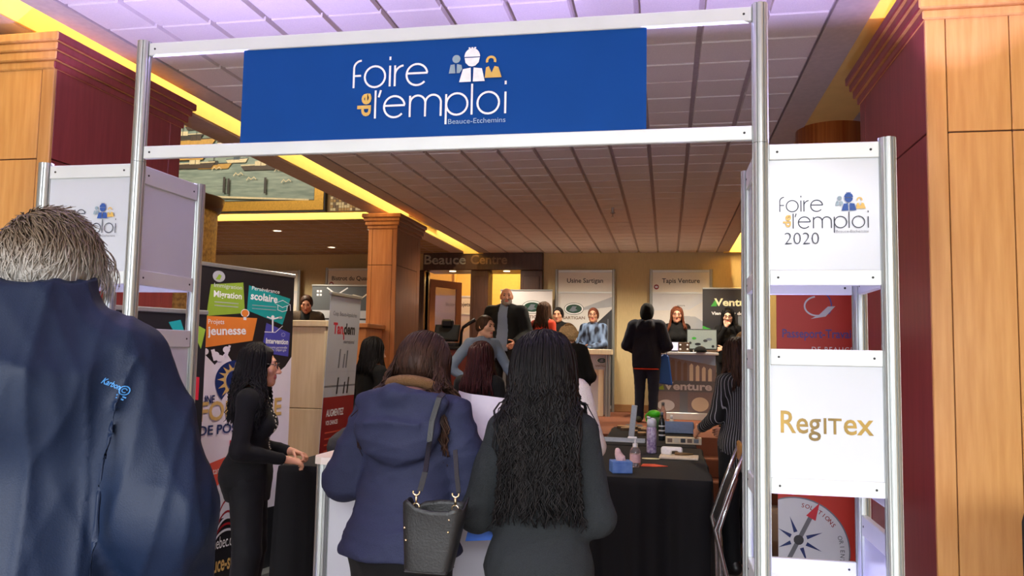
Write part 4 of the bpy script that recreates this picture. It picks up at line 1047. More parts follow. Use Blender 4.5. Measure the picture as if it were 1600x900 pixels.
def glasses(b, rgb=(24, 20, 22), r=.021):
    g_ = 1.0 if b.fine else 1.5; m = MB(); T = lambda p: tuple(b.Rh @ np.array(p)+b.hc)
    for q in (-1, 1):
        m.tube([T((q*.032+r*1.15*math.cos(a), .112-.006*abs(math.cos(a)), .004+r*.85*math.sin(a))) for a in np.linspace(0, 2*math.pi, 15)], .0022*g_, 5, False)
        m.tube([T((q*.056, .106, .010)), T((q*.080, .05, .012)), T((q*.082, -.005, .006))], .002, 5)
    m.tube([T((-.010, .113, .008)), T((.010, .113, .008))], .002, 5)
    o = m.build('glasses', mat('spectacle_frame_%d' % rgb[0], rgb, .3), b.root, True); return o

NAVYJ = cloth('navy_shell_fabric', (11, 26, 50), .55, .12, 320, .08, sheen=0); NAVYJ2 = cloth('navy_shell_light', (26, 42, 80), .6, .1, 320)
BLUEP_ = cloth('slate_blue_parka', (41, 45, 70), .75, .2, 260, sheen=0); GREYK = cloth('charcoal_knit', (35, 38, 40), .95, .5, 420, .35, sheen=0)
BLACKK = cloth('black_cloth', (11, 11, 13), .85, .2, 260); BLACKS = cloth('black_suit', (13, 14, 17), .75, .1, 300); JEAN = cloth('dark_denim', (34, 40, 58), .85, .3, 400, .2)
CHAMB = cloth('pale_blue_chambray', (128, 146, 172), .8, .2, 380, .1); CHECKB = cloth('blue_grey_check', (118, 130, 156), .8, .2, 380, .12)
ORANGE = cloth('coral_red_knit', (226, 78, 52), .85, .3, 260); WHITEK = cloth('white_knit', (214, 206, 196), .9, .5, 200, .08); NAVYC = cloth('dark_navy_coat', (22, 26, 44), .8, .2, 260)
BROWNT = cloth('brown_tweed', (70, 58, 46), .9, .5, 300, .25); WINE = cloth('dark_plum_cloth', (44, 30, 36), .85, .2, 260)
H_GREY = mat('hair_grey', (150, 138, 122), .45, rgb2=(206, 200, 190), scale=6, stretch=(7, 7, 1.2), detail=5)
def zramp(name, lo, hi, c0, c1, base):
    """hair that whitens downwards: real colour of the hair, a ramp along its height"""
    m = mat(name, base, .5, rgb2=base); nt = m.node_tree; b_ = nt.nodes['Principled BSDF']
    tc = nt.nodes.new('ShaderNodeTexCoord'); sp = nt.nodes.new('ShaderNodeSeparateXYZ'); mr = nt.nodes.new('ShaderNodeMapRange'); cr = nt.nodes.new('ShaderNodeValToRGB')
    nz = nt.nodes.new('ShaderNodeTexNoise'); nz.inputs['Scale'].default_value = 60; ma = nt.nodes.new('ShaderNodeMath'); ma.operation = 'MULTIPLY_ADD'; ma.inputs[1].default_value = .5
    nt.links.new(tc.outputs['Object'], sp.inputs[0]); nt.links.new(tc.outputs['Object'], nz.inputs['Vector']); nt.links.new(sp.outputs['Z'], mr.inputs[0]); mr.inputs[1].default_value = lo; mr.inputs[2].default_value = hi
    nt.links.new(nz.outputs['Fac'], ma.inputs[0]); nt.links.new(mr.outputs[0], ma.inputs[2]); nt.links.new(ma.outputs[0], cr.inputs[0])
    cr.color_ramp.elements[0].color = (*lin(c0), 1); cr.color_ramp.elements[0].position = .35; cr.color_ramp.elements[1].color = (*lin(c1), 1); cr.color_ramp.elements[1].position = 1.0
    nt.links.new(cr.outputs[0], b_.inputs['Base Color']); return m
H_MAN = zramp('hair_grey_white', 1.52, 1.68, (178, 174, 168), (112, 94, 76), (150, 138, 122))
def T(b, p): return b.root.matrix_basis @ Vector(p)
def place(b): bpy.context.view_layer.update()

# 1 the man in the navy jacket, close on the left
def man_extra(f, b):
    M2 = (b.MU[0], b.MU[0] @ np.array([0, -.02, 1.40])+b.MU[1])
    f.cone((0, -.005, -.05), (0, .01, .15), .20, .122, .04, .88, M2); f.cone((0, .02, .12), (0, .03, .40), .088, .10, .008, .95, M2, True)
    f.half((0, -.28, 1), .172, .008, M2)
    for q in (-1, 1):   # raised seams: yoke and armhole piping
        f.chain([(q*.225, -.105, 1.40), (q*.200, -.135, 1.30), (q*.185, -.150, 1.15), (q*.182, -.155, .95)], [.006]*4, .012, b.MU)
    f.chain([(-.22, -.10, 1.355), (-.1, -.150, 1.335), (0, -.158, 1.33), (.1, -.150, 1.335), (.22, -.10, 1.355)], [.005]*5, .012, b.MU)
man = person('grey haired man from behind in a navy shell jacket, nearest of all', -1.355, 1.52, 0, .40, 1.79, 1.0, lean=.06, head=(.14, .28, .05), fine=True, skin=SKIN2, brow=H_GREYB,
             armL=((-.28, -.02, 1.10), (-.25, .17, .93)), armR=((.275, -.03, 1.085), (.285, .10, .84)), curl=.9, seed=11,
             bottom=dict(m=JEAN), top=dict(m=NAVYJ, t=.048, hem=.72, voxel=.0085, cuff=.96, sleeve=1.5, fold=.030, freq=9, stretch=(1.1, 1, .55), smooth=2, extra=man_extra, hemw=.245))
b = man
f = Field(b.hc-.18, b.hc+.18, .006); hair_cap(f, b, .013, -.060, .05)
o = field_obj('hair', f, H_MAN, b.root, 2, (.006, 4, 60, (1, 1, .6)))
r = np.random.RandomState(12); P = []; rad = []
for i in range(4200):
    u = r.normal(size=3); u /= np.linalg.norm(u)
    if u[2] < -.8 or (u[1] > .42 and u[2] < .45) or (abs(u[0]) > .8 and u[2] < -.15 and u[1] > -.25): continue
    E = np.array([.092, .116, .105]); p = np.array([0, -.016, .020])+E*u; n = unit(u/E)
    side = np.array([1.0 if u[2] > .25 else .25, 0, 0]); down = np.array([0, -.15, -1.0]); top_ = max(0, u[2])
    flow = side*(.55+.5*top_)*(1-.5*abs(u[0]))+down*(1.05-.55*top_)+np.array([0, .45*(1-abs(u[2])), 0])*(u[1] > -.2)+r.normal(size=3)*.22
    flow = unit(flow-n*np.dot(flow, n)); L = r.uniform(.04, .078); pts = []; d_ = flow
    for k in range(5):
        pts.append(b.Rh @ p+b.hc); q_ = (p-np.array([0, -.016, .020]))/E; q_ /= np.linalg.norm(q_); nn = unit(q_/E)
        d_ = unit(d_-nn*np.dot(d_, nn)*.9+nn*.10+r.normal(size=3)*.10); p = p+d_*L/4
    P.append(np.array(pts)); rad.append(r.uniform(.0013, .0026))
for i in range(42):      # wind-blown tuft over the right ear
    p = np.array([.088, .02+r.normal()*.014, .035+r.normal()*.018]); pts = []; d_ = unit(np.array([.9, .35, -.1])+r.normal(size=3)*.18)
    for k in range(8):
        pts.append(b.Rh @ p+b.hc); d_ = unit(d_+np.array([-.10, .02, -.38])+r.normal(size=3)*.09); p = p+d_*r.uniform(.009, .014)
    P.append(np.array(pts)); rad.append(r.uniform(.0010, .0018))
strands('hair_strands', b, P, rad, H_MAN, 3)
# light blue woven mark on the right shoulder blade
def on_surface(f, P, off=.003, it=12):
    P = np.array(P, float)
    for _ in range(it):
        d = f.sample(P); P = P-f.grad(P)*(d-off)[:, None]*.8
    return P
p = Print((0, 0, 0), (1, 0, 0), (0, 0, 1)); LOGOB = mat('woven_blue_mark', (60, 128, 190), .6)
p.text('Karbon', 0, 0, .012, LOGOB, width=.034, bold=.02, shear=.15); p.arc(.044, .003, .0085, 0, 360, .0022, LOGOB, 16); p.arc(.044, .003, .004, 20, 320, .002, LOGOB, 12); p.rect(.035, .053, -.0105, -.0078, LOGOB); p.rect(.037, .051, -.0155, -.0128, LOGOB)
c, s_ = math.cos(-.42), math.sin(-.42)
Q = [(.170+a*c-z_*s_, -.32, 1.352+a*s_+z_*c) for a, _, z_ in p.v]
from mathutils.bvhtree import BVHTree
bv_ = BVHTree.FromPolygons([v.co[:] for v in b.top.data.vertices], [tuple(q_.vertices) for q_ in b.top.data.polygons])
V = []
for q_ in Q:
    h_ = bv_.ray_cast(Vector((q_[0], -.6, q_[2])), Vector((0, 1, 0)))
    V.append((q_[0], (h_[0].y if h_[0] else -.2)-.0025, q_[2]))
mk = meshobj('shoulder_mark', V, p.f, LOGOB, None, bpy.data.objects.get('jacket') or b.root); mk.parent = b.top; mk.name = 'shoulder_mark'

# 2 woman in black with glasses, in profile
b = person('woman in black with long dark hair and glasses in front of the dark banner', -2.20, 4.05, 0, math.atan2(-1, .35), 1.51, .98, True, .02, (-.05, .05, 0), fine=True, skin=SKIN3, brow=H_BLACK, seed=21,
           armL=((-.21, -.05, 1.10), (-.07, .23, 1.06)), armR=((.21, -.03, 1.09), (.09, .22, 1.03)), handn=dict(L=(-.4, -.2, 1), R=(.5, -.2, 1)), curl=.75,
           bottom=dict(m=BLACKS, t=.02, wide=1.2), top=dict(m=BLACKK, t=.016, hem=.78, vneck=True, cuff=.9))
glasses(b); hair_long(b, H_BLACK, .36, 420, .006, .018, .016, 20, 6, .045, 122, spread=.5, push=b.top and b.gf, lmin=.6)
m = MB(); rr = np.random.RandomState(3)
for i in range(26):
    u = i/25; px = .055*(1-u)+.012*rr.normal(); m.sphere((px if i % 2 else -px, .145, 1.38-.34*u), .0055, 4)
V = np.array(m.v); 
for _ in range(10):
    d = b.gf.sample(V); V[:, 1] -= (d-.003)*.0
Vc = np.array(m.v).reshape(26, -1, 3); 
for i in range(26):
    c0 = Vc[i].mean(0, keepdims=True); c1 = c0.copy()
    for _ in range(20): c1[:, 1] -= b.gf.sample(c1)*.7
    Vc[i] += (c1-c0)
meshobj('pearl_trim', Vc.reshape(-1, 3), m.f, mat('pearl', (220, 214, 200), .3), None, b.root, True)['kind'] = 'stuff'

# 3 woman in the blue parka
def parka_extra(f, b):
    M2 = (b.MU[0], b.MU[0] @ np.array([0, -.13, 1.30])+b.MU[1])
    f.ell((0, -.01, .03), (.165, .075, .135), .03, M2); f.chain([(-.15, -.0, .12), (0, -.06, .135), (.15, -.0, .12)], [.035, .04, .035], .03, M2)
    f.ell((0, .11, .15), (.085, .085, .05), .02, M2, None, True)
    f.chain([(-.10, -.072, .035), (0, -.085, .045), (.10, -.072, .035)], [.012, .014, .012], .012, M2)
    f.chain([(-.16, -.105, .60-.45), (.16, -.105, .60-.45)], [.01, .01], .01, ID)
b = person('woman from behind in a slate blue parka leaning over the white counter', -.865, 2.63, 0, -.06, 1.575, 1.0, True, .17, (.0, .50, .1), fine=True, seed=31, brow=H_DKBROWN,
           armL=((-.26, .05, 1.13), (-.10, .31, 1.215)), armR=((.238, .09, 1.12), (.15, .30, 1.20)), curl=.9, bottom=dict(m=BLACKK, t=.02),
           top=dict(name='parka', m=BLUEP_, t=.038, hem=.90, voxel=.009, cuff=.95, sleeve=1.15, fold=.026, freq=8.5, stretch=(.7, .8, 1.4), smooth=2, extra=parka_extra, hemw=.225))
blue = b
hair_long(b, H_DKBROWN, .34, 700, .0055, .017, .012, 16, 7, .05, 125, spread=1.6, push=b.gf, lmin=.5, amin=48)
hair_long(b, H_DKBROWN, .10, 300, .0055, .017, .006, 16, 17, .05, 60, spread=.2, lmin=.6)
m = MB(); P = []
for k in range(9):
    a = math.radians(-70+140*k/8); P.append((.095*math.sin(a), -.005-.092*math.cos(a), 1.485+.02*math.cos(a)))
m.tube([tuple(b.up(p)) for p in P], .021, 8); m.build('tan_collar_lining', mat('tan_fleece', (112, 80, 48), .95, bump=.6, scale=200), b.root, True, label='tan fleece collar lining')

# 4 woman with wavy black hair
b = person('woman from behind with wavy black waist length hair and a charcoal sweater', -.392, 2.58, 0, .05, 1.535, .87, True, .03, (-.05, .14, 0), fine=True, seed=41, brow=H_BLACK,
           armL=((-.228, .0, 1.09), (-.12, .21, 1.20)), armR=((.195, .02, 1.09), (.08, .20, 1.16)), curl=.9, bottom=dict(m=BLACKK, t=.02),
           top=dict(name='sweater', m=GREYK, t=.026, hem=.66, voxel=.009, cuff=.95, sleeve=1.25, fold=.016, freq=9, stretch=(1, 1, .6), smooth=2, hemw=.205))
black = b
hair_long(b, H_BLACK, .52, 1300, .0050, .024, .013, 26, 8, .05, 84, spread=.05, push=b.gf, jitter=.022, lmin=.30)

# 5.. the middle distance
b = person('dark red haired woman from behind in a black top, beyond the counter', -1.36, 5.85, 0, -.1, 1.56, .98, True, 0, (.1, .1, 0), seed=51, top=dict(name='blouse', m=BLACKK, t=.016, hem=.84),
           armL=((-.20, .0, 1.12), (-.12, .22, 1.08)), armR=((.21, .0, 1.12), (.17, .22, 1.12)))
hair_long(b, H_DKRED, .30, 320, .008, .018, .006, 12, 9, .05, 124, spread=.5, push=b.gf)
b = person('black haired visitor from behind, half hidden left of the blue parka', -2.64, 6.98, 0, -.45, 1.60, .98, True, .0, (.25, .15, 0), seed=52, top=dict(name='jacket', m=BLACKK, t=.02, hem=.80))
hair_long(b, H_BLACK, .24, 280, .008, .02, .005, 12, 10, .05, 124, spread=.3, push=b.gf)
b = person('person in a white knit sweater behind the wavy haired woman', -.60, 4.15, 0, -.1, 1.60, 1.06, True, .1, (0, .25, 0), seed=53, top=dict(name='sweater', m=WHITEK, t=.026, hem=.80, fold=.012, sleeve=1.2),
           armL=((-.25, .0, 1.13), (-.14, .24, 1.12)), armR=((.245, .02, 1.10), (.13, .26, 1.12)))
hair_long(b, H_DKBROWN, .22, 260, .008, .016, .006, 12, 11, .05, 124, spread=.3, push=b.gf)
b = person('young man in a pale blue shirt with hand on hip, turned right', -2.03, 8.80, .2, math.atan2(-.75, -.66), 1.71, .98, False, .05, (-.25, .05, 0), seed=54, skin=SKIN, brow=H_BROWN,
           armR=((.35, -.10, 1.12), (.18, .02, .98)), armL=((-.30, .10, 1.12), (-.24, .3, 1.0)), handn=dict(R=(.6, .4, .4)), bottom=dict(m=cloth('grey_trousers', (70, 72, 80))),
           top=dict(name='shirt', m=CHAMB, t=.014, hem=.86, collar=.035, fold=.012))
hair_short(b, H_BROWN, .011, -.055, .04)
b = person('tall bald bearded man in a black blazer and blue shirt', -2.25, 11.25, .6, math.pi-.15, 1.82, 1.20, False, 0, (-.35, .0, 0), seed=55, skin=SKIN2, brow=H_GREYB,
           armL=((-.30, -.03, 1.10), (-.22, .20, .98)), armR=((.30, -.03, 1.10), (.16, .20, 1.0)),
           shirt=dict(m=CHECKB, t=.013, hem=.86, collar=.045), top=dict(name='blazer', m=BLACKS, t=.03, hem=.74, open=(.055, .085, .80), fold=.010))
f = Field(b.hc-.16, b.hc+.16, .0065)
f.ell((0, .030, -.045), (.064, .072, .082), .02, b.MH); f.cone((-.045, .02, -.075), (0, .076, -.1), .027, .024, .03, 1, b.MH); f.cone((.045, .02, -.075), (0, .076, -.1), .027, .024, .03, 1, b.MH)
f.half((0, -.35, 1), -.052, .01, b.MH); f.rbox((0, .11, -.064), (.024, .03, .012), .008, .01, b.MH, None, True); field_obj('beard', f, H_GREYB, b.root, 1)
b = person('woman with long brown hair in a coral red top, back turned', -1.74, 11.45, .6, -.35, 1.62, .98, True, 0, (.2, .05, 0), seed=56, top=dict(name='top', m=ORANGE, t=.016, hem=.84))
hair_long(b, H_BROWN, .27, 240, .009, .016, .005, 12, 12, .05, 124, spread=.4, push=b.gf)
m = MB(); m.tube([tuple(p) for p in on_surface(b.gf, [(.10, -.13, 1.42), (.10, -.16, 1.3), (.13, -.16, 1.15), (.16, -.15, 1.0)], .006)], .012, 6, flat=.4); m.build('bag_strap', BLACKK, b.root, True)
b = person('dark haired man facing out behind the woman in coral red', -1.66, 12.5, .6, math.pi+.1, 1.62, 1.0, False, .03, (.2, .1, 0), seed=57, skin=SKIN3, brow=H_BLACK, top=dict(name='shirt', m=BLACKK, t=.016, hem=.84, collar=.04))
hair_short(b, H_BLACK, .012, -.05, .035)
b = person('person in a black coat with a tan fur hood, back turned by the steps', -1.06, 8.80, .2, .12, 1.64, 1.0, True, .10, (.1, .35, 0), seed=58, top=dict(name='coat', m=BLACKK, t=.035, hem=.70, fold=.016), armR=((.25, .02, 1.10), (.2, .2, 1.0)))
hair_short(b, H_BLOND, .014, -.08, .05)
f = Field(b.hc-.26, b.hc+np.array([.26, .26, .2]), .010); f.ell((0, -.06, -.02), (.115, .09, .105), .03, b.MH); f.ell((0, .08, -.01), (.08, .1, .1), .02, b.MH, None, True)
field_obj('fur_hood', f, mat('tan_fur', (214, 182, 132), .95, bump=.9, scale=120, var=.3), b.root, 1, (.030, 5, 70, (1, 1, 1)))
b = person('man with glasses in a patterned blue shirt seated behind the booth counter', -1.12, 12.62, .6, math.pi-.35, 1.62, 1.0, False, .05, (-.3, -.05, 0), seed=59, skin=SKIN3, brow=H_BROWN,
           armL=((-.22, .08, 1.12), (-.02, .27, 1.05)), armR=((.22, .08, 1.12), (.05, .27, 1.05)), curl=.5,
           top=dict(name='shirt', m=mat('blue_patchwork_shirt', (14, 18, 36), .8, rgb2=(116, 140, 178), scale=13, stretch=(1.6, 1.6, .7), detail=0), t=.018, hem=.84, collar=.035))
hair_short(b, H_RED, .013, -.055, .04); glasses(b, (70, 50, 44))
b = person('person in a dark navy coat and hood standing at the venture counter, back turned', -.27, 11.15, .6, -.15, 1.60, 1.08, False, .03, (0, .1, 0), seed=60, bottom=dict(m=JEAN, t=.022), shoes=mat('green_sole_shoe', (60, 70, 54), .6),
           top=dict(name='coat', m=NAVYC, t=.034, hem=.78, fold=.014, hood=.8), armL=((-.29, .02, 1.10), (-.20, .24, 1.02)), armR=((.29, .02, 1.10), (.2, .26, 1.05)))
f = Field(b.hc-.18, b.hc+.18, .010); hair_cap(f, b, .022, -.10, .05); f.ell((0, -.05, -.06), (.09, .08, .09), .03, b.MH); field_obj('beanie', f, BLACKK, b.root, 1, (.006, 3, 40, (1, 1, 1)))
m = MB(); m.lathe([(.185, .775), (.19, .772), (.19, .760), (.18, .758)], n=24); m.v = [(x_, y_*.78, z_) for x_, y_, z_ in m.v]; m.build('coral_hem', ORANGE, b.root, True, label='coral shirt hem')
b = person('auburn haired woman with glasses in a black polo behind the counter', .15, 12.5, .6, math.pi+.05, 1.63, 1.0, True, 0, (.05, .02, 0), seed=61, skin=SKIN2, brow=H_RED, top=dict(name='polo', m=BLACKK, t=.016, hem=.84, collar=.03))
hair_long(b, H_RED, .30, 240, .009, .014, .005, 12, 13, .05, 118, spread=.35, push=b.gf); glasses(b, (90, 60, 56))
b = person('dark haired woman with glasses holding her hand to her chin', .90, 12.5, .6, math.pi-.05, 1.61, 1.0, True, .02, (.05, .08, 0), seed=62, brow=H_BLACK, top=dict(name='polo', m=BLACKK, t=.018, hem=.84, collar=.03),
           armR=((.20, .10, 1.12), (.045, .19, 1.40)), armL=((-.21, .05, 1.10), (.05, .19, 1.08)), handn=dict(R=(.2, 1, -.1)), curl=dict(R=1.3, L=.6))
hair_long(b, H_BLACK, .27, 240, .009, .016, .005, 12, 14, .05, 118, spread=.3, push=b.gf); glasses(b, (30, 24, 26))
b = person('woman in a black pinstriped blouse standing at the black table', .52, 5.98, 0, .62, 1.62, .98, True, .04, (.0, .15, 0), seed=63, skin=SKIN3, brow=H_DKBROWN,
           armL=((-.21, .04, 1.13), (-.17, .27, 1.02)), armR=((.22, .0, 1.11), (.10, .25, 1.02)), bottom=dict(m=BLACKS, t=.018), top=dict(name='blouse', m=mat('pinstripe', (22, 22, 25), .8, var=0), t=.018, hem=.74, fold=.010, cuff=.85))
hair_long(b, H_DKBROWN, .24, 320, .008, .015, .004, 12, 15, .05, 124, spread=.3, push=b.gf)
m_ = MATS['pinstripe']; nt = m_.node_tree; wv = nt.nodes.new('ShaderNodeTexWave'); wv.wave_type = 'RINGS'; wv.rings_direction = 'Z'
tc = nt.nodes.new('ShaderNodeTexCoord'); gx = nt.nodes.new('ShaderNodeSeparateXYZ'); at2 = nt.nodes.new('ShaderNodeMath'); at2.operation = 'ARCTAN2'; ml = nt.nodes.new('ShaderNodeMath'); ml.operation = 'MULTIPLY'; ml.inputs[1].default_value = 9.5
fr = nt.nodes.new('ShaderNodeMath'); fr.operation = 'FRACT'; gt = nt.nodes.new('ShaderNodeMath'); gt.operation = 'GREATER_THAN'; gt.inputs[1].default_value = .86; mx = nt.nodes.new('ShaderNodeMixRGB')
nt.nodes.remove(wv)
nt.links.new(tc.outputs['Object'], gx.inputs[0]); nt.links.new(gx.outputs['X'], at2.inputs[0]); nt.links.new(gx.outputs['Y'], at2.inputs[1]); nt.links.new(at2.outputs[0], ml.inputs[0]); nt.links.new(ml.outputs[0], fr.inputs[0]); nt.links.new(fr.outputs[0], gt.inputs[0])
nt.links.new(gt.outputs[0], mx.inputs[0]); mx.inputs[1].default_value = (*lin((14, 14, 17)), 1); mx.inputs[2].default_value = (*lin((150, 150, 156)), 1); nt.links.new(mx.outputs[0], nt.nodes['Principled BSDF'].inputs['Base Color'])
b = person('dark blond woman in black behind the pinstriped blouse', .66, 7.0, 0, .5, 1.69, 1.0, True, 0, (0, .1, 0), seed=64, brow=H_BLOND, top=dict(name='jacket', m=BLACKK, t=.022, hem=.78))
hair_long(b, H_BLOND, .20, 280, .008, .016, .005, 12, 16, .05, 124, spread=.3, push=b.gf)
b = person('dark haired man in a brown tweed jacket looking down behind the pale partition', -4.98, 10.6, .6, math.pi+.25, 1.66, 1.0, False, .05, (-.1, .35, 0), seed=65, skin=SKIN2, brow=H_DKBROWN,
           shirt=dict(name='turtleneck', m=BLACKK, t=.012, hem=.86, collar=.07), top=dict(name='jacket', m=BROWNT, t=.03, hem=.78, open=(.06, .05, 1.0)))
hair_short(b, H_DKBROWN, .013, -.055, .04)

# ------------------------------------------------------------------ counters, tables, booths
def cloth_table(label, x0, x1, y0, y1, z=.75, seed=0, group=None):
    """folding table under a floor length black cloth"""
    t = thing('cloth_table', label, 'table', ((x0+x1)/2, (y0+y1)/2, 0), group=group)
    m = MB(); m.cbox(x0+.01, x1-.01, y0+.01, y1-.01, z-.04, z-.006, .004); W(m.build('tabletop', mat('table_board', (90, 80, 70), .6), t))
    for sx in (x0+.08, x1-.08):
        for sy in (y0+.12, y1-.12):
            m = MB(); m.tube([(sx, sy, 0), (sx, sy, z-.04)], .014, 8); W(m.build('leg', ALU, t))
    r = random.Random(seed); m = MB(); n = []; c = .012
    def edge(a, b, k): return [(a[0]+(b[0]-a[0])*i/k, a[1]+(b[1]-a[1])*i/k) for i in range(k)]
    nx, ny = int((x1-x0)/.02), int((y1-y0)/.03)
    ring = edge((x0, y0), (x1, y0), nx)+edge((x1, y0), (x1, y1), ny)+edge((x1, y1), (x0, y1), nx)+edge((x0, y1), (x0, y0), ny)
    cx, cy = (x0+x1)/2, (y0+y1)/2; N = len(ring); P = []
    ph = [r.uniform(0, 6.28) for _ in range(4)]
    for j, (zz, amp) in enumerate(((z, 0), (z-.006, .004), (z-.05, .008), (z-.3, .014), (.012, .022))):
        for i, (px, py) in enumerate(ring):
            w_ = amp*(math.sin(i*.42+ph[0])+.6*math.sin(i*.97+ph[1])+.8*math.sin(i*.23+ph[2])) + (0 if j == 0 else .008)
            ox = (1 if px > x1-.001 else -1 if px < x0+.001 else 0); oy = (1 if py > y1-.001 else -1 if py < y0+.001 else 0)
            P.append((px+ox*w_, py+oy*w_, zz))
    F = [tuple(range(N))]+[((j+1)*N+i, (j+1)*N+(i+1) % N, j*N+(i+1) % N, j*N+i) for j in range(4) for i in range(N)]
    m.add(P, F); o = m.build('tablecloth', cloth('black_tablecloth', (13, 13, 16), .8, .15, 300), t, True); W(o)
    o.data.polygons[0].use_smooth = False
    return t
cloth_table('near long table under a black cloth with tissues and a lilac bottle', -.50, .27, 5.1, 6.84, seed=1)
cloth_table('far black clothed table holding wood samples, behind the near one', -.54, .24, 6.92, 8.6, seed=2)
cloth_table('low black clothed table at the left, between the woman in black and the counter', -2.36, -1.62, 4.75, 6.1, .78, seed=3)

# white curved counter in front of the two women
t = thing('reception_counter', 'white counter with pale curved top in front of the two women', 'counter', (-.85, 3.25, 0))
m = MB(); poly = [(-1.32, 2.985), (-.40, 2.985), (-.34, 3.0), (-.32, 3.06), (-.32, 3.5), (-.4, 3.58), (-1.28, 3.58), (-1.36, 3.5), (-1.37, 3.05), (-1.35, 3.0)]
m.prism(poly, 1.055, 1.082); W(m.build('countertop', mat('pale_counter_laminate', (228, 214, 200), .3, var=.02), t)); 
for x, y in ((-1.325, 3.03), (-.37, 3.03), (-1.325, 3.53), (-.37, 3.53)):
    m = MB(); m.prism([(x+a, y+b_) for a, b_ in octa(.028)], 0, 1.055); W(m.build('post', ALU, t))
for (xa, xb, ya, yb) in ((-1.30, -.395, 3.03, 3.03), (-1.325, -1.325, 3.055, 3.505), (-.37, -.37, 3.055, 3.505)):
    for z0, z1 in ((1.0, 1.05), (.03, .07)): W(beam(xa, xb, ya, yb, z0, z1, t, 'beam', False))
    m = MB(); e = .003; m.box(min(xa, xb)-(e if xa == xb else 0), max(xa, xb)+(e if xa == xb else 0), ya-(e if ya == yb else 0), yb+(e if ya == yb else 0), .07, 1.0); W(m.build('panel', PANELB, t))

def booth(label, x, y, w, z0, z1, head, title, art=None, tx=.5, logo=None, hh=.36, group=None):
    t = thing('display_booth', label, 'booth', (x, y, z0))
    for s_ in (-1, 1): post(s_*w/2, 0, 0, z1-z0, 'post', t, .024)
    H = z1-z0
    beam(-w/2+.024, w/2-.024, 0, 0, H-.05, H-.01, t, 'beam', False); beam(-w/2+.024, w/2-.024, 0, 0, H-hh-.03, H-hh, t, 'beam', False); beam(-w/2+.024, w/2-.024, 0, 0, .05, .1, t, 'beam', False)
    m = MB(); m.box(-w/2+.024, w/2-.024, -.003, .003, H-hh, H-.05); hp = m.build('header_panel', mat('booth_header', (226, 220, 206), .35, var=.02), t)
    p = Print((-w/2+.024, -.003, H-hh), (1, 0, 0), (0, 0, 1), .0012)
    ww = w-.048
    p.text(title, ww*tx, hh*.40, .075, PC['char'], 'c', width=None, bold=.015)
    p.parent = hp; p.flush('header_lettering')
    if logo: p.ell(ww*.07, hh*.22, .04, .04, PC['crimson'], n=16); p.ell(ww*.07, hh*.22, .025, .018, PC['silver'], n=12)
    p.build('header_emblem', hp)
    m = MB(); m.box(-w/2+.024, w/2-.024, -.003, .003, .1, H-hh-.03); bp = m.build('back_panel', mat('booth_panel', (216, 212, 208), .35, var=.02), t)
    if art:
        p = Print((-w/2+.024, -.003, .1), (1, 0, 0), (0, 0, 1), .0012); art(p, ww, H-hh-.13); p.build('panel_print', bp)
    return t
def emblem(p, cx, cy, k):
    p.ell(cx, cy, .205*k, .125*k, PC['deepgreen']); p.ell(cx, cy, .195*k, .115*k, INKW); p.ell(cx, cy, .165*k, .092*k, PC['deepgreen'])
    p.poly([(cx-.10*k, cy-.04*k), (cx-.02*k, cy-.06*k), (cx+.08*k, cy-.03*k), (cx+.03*k, cy+.0*k), (cx+.06*k, cy+.05*k), (cx-.03*k, cy+.055*k), (cx-.06*k, cy+.01*k)], PC['steel'])
    p.text('SARTIGAN', cx, cy-.215*k, .062*k, PC['brown'], 'c', width=.46*k, bold=.02)
def art_sart(p, w, h):
    p.poly([(w*.05, h*.42), (w, h*.86), (w, 0), (0, 0), (0, h*.40)], PC['char']); p.poly([(w*.3, h*.84), (w, h*.97), (w, h*.88)], PC['grey'])
    for k in range(7): p.rect(w*(.50+.07*k), w*(.52+.07*k), h*.02, h*(.5+.045*k), PC['mid'])
    emblem(p, w*.3, h*.86, .78)
    for k in range(4): p.text('USINE', w*.2, h*(.43-.055*k), .05, INKW, width=w*.16, bold=.03)
def art_tapis(p, w, h):
    p.poly([(0, h*.85), (w*.65, h*.86), (w, h*.97), (w, h), (0, h)], PC['silver']); p.poly([(w*.55, h*.8), (w*.75, h*.8), (w, h*.72), (w, 0), (w*.78, 0), (w*.72, h*.5)], PC['grey'])
    p.text('venture', w*.5, h*.89, .03, PC['mid'], 'c', width=w*.14, bold=.02)
    for k in range(8): p.rect(w*.36, w*(.66-.02*(k % 3)), h*(.8-.025*k), h*(.804-.025*k), PC['grey'])
    p.rect(w*.5, w*.66, h*.5, h*.57, PC['brown'])
booth('white aluminium booth headed usine sartigan on the far wall', -1.30, 12.96, .92, .6, 2.87, None, 'Usine Sartigan', art_sart)
booth('white aluminium booth headed tapis venture on the far wall', .215, 12.97, .93, .6, 2.87, None, 'Tapis Venture', art_tapis, .5, True)
booth('pale booth headed bistrot du quartier on the far left wall', -5.22, 12.9, 1.0, .6, 2.90, None, 'Bistrot du Quartier', None, .5, True)
booth('blank pale booth far left behind the dark banner', -6.85, 12.9, 1.25, .6, 2.86, None, ' ', lambda p, w, h: p.ell(w*.75, h*.8, .3, .3, PC['tan']))
booth('yellowish booth headed bois projets in the corridor beyond the doorway', -4.05, 15.4, 1.25, .6, 2.62, None, 'Bois-Projets', lambda p, w, h: (p.poly([(0, h), (w*.5, h*.7), (w, h), (w*.5, h*.9)], PC['tan']), p.poly([(0, h*.9), (w*.5, h*.55), (w*.3, h*.5), (0, h*.7)], PC['silver'])), .5, True)
def art_sroll(p, w, h):
    p.poly([(0, h*.75), (w, h*.42), (w, 0), (0, 0)], PC['mid']); p.flush('dark_print'); emblem(p, w*.62, h*.86, .85); p.flush('emblem_print'); p.poly([(0, h*.72), (w, h*.36), (w, h*.30), (0, h*.66)], PC['char'])
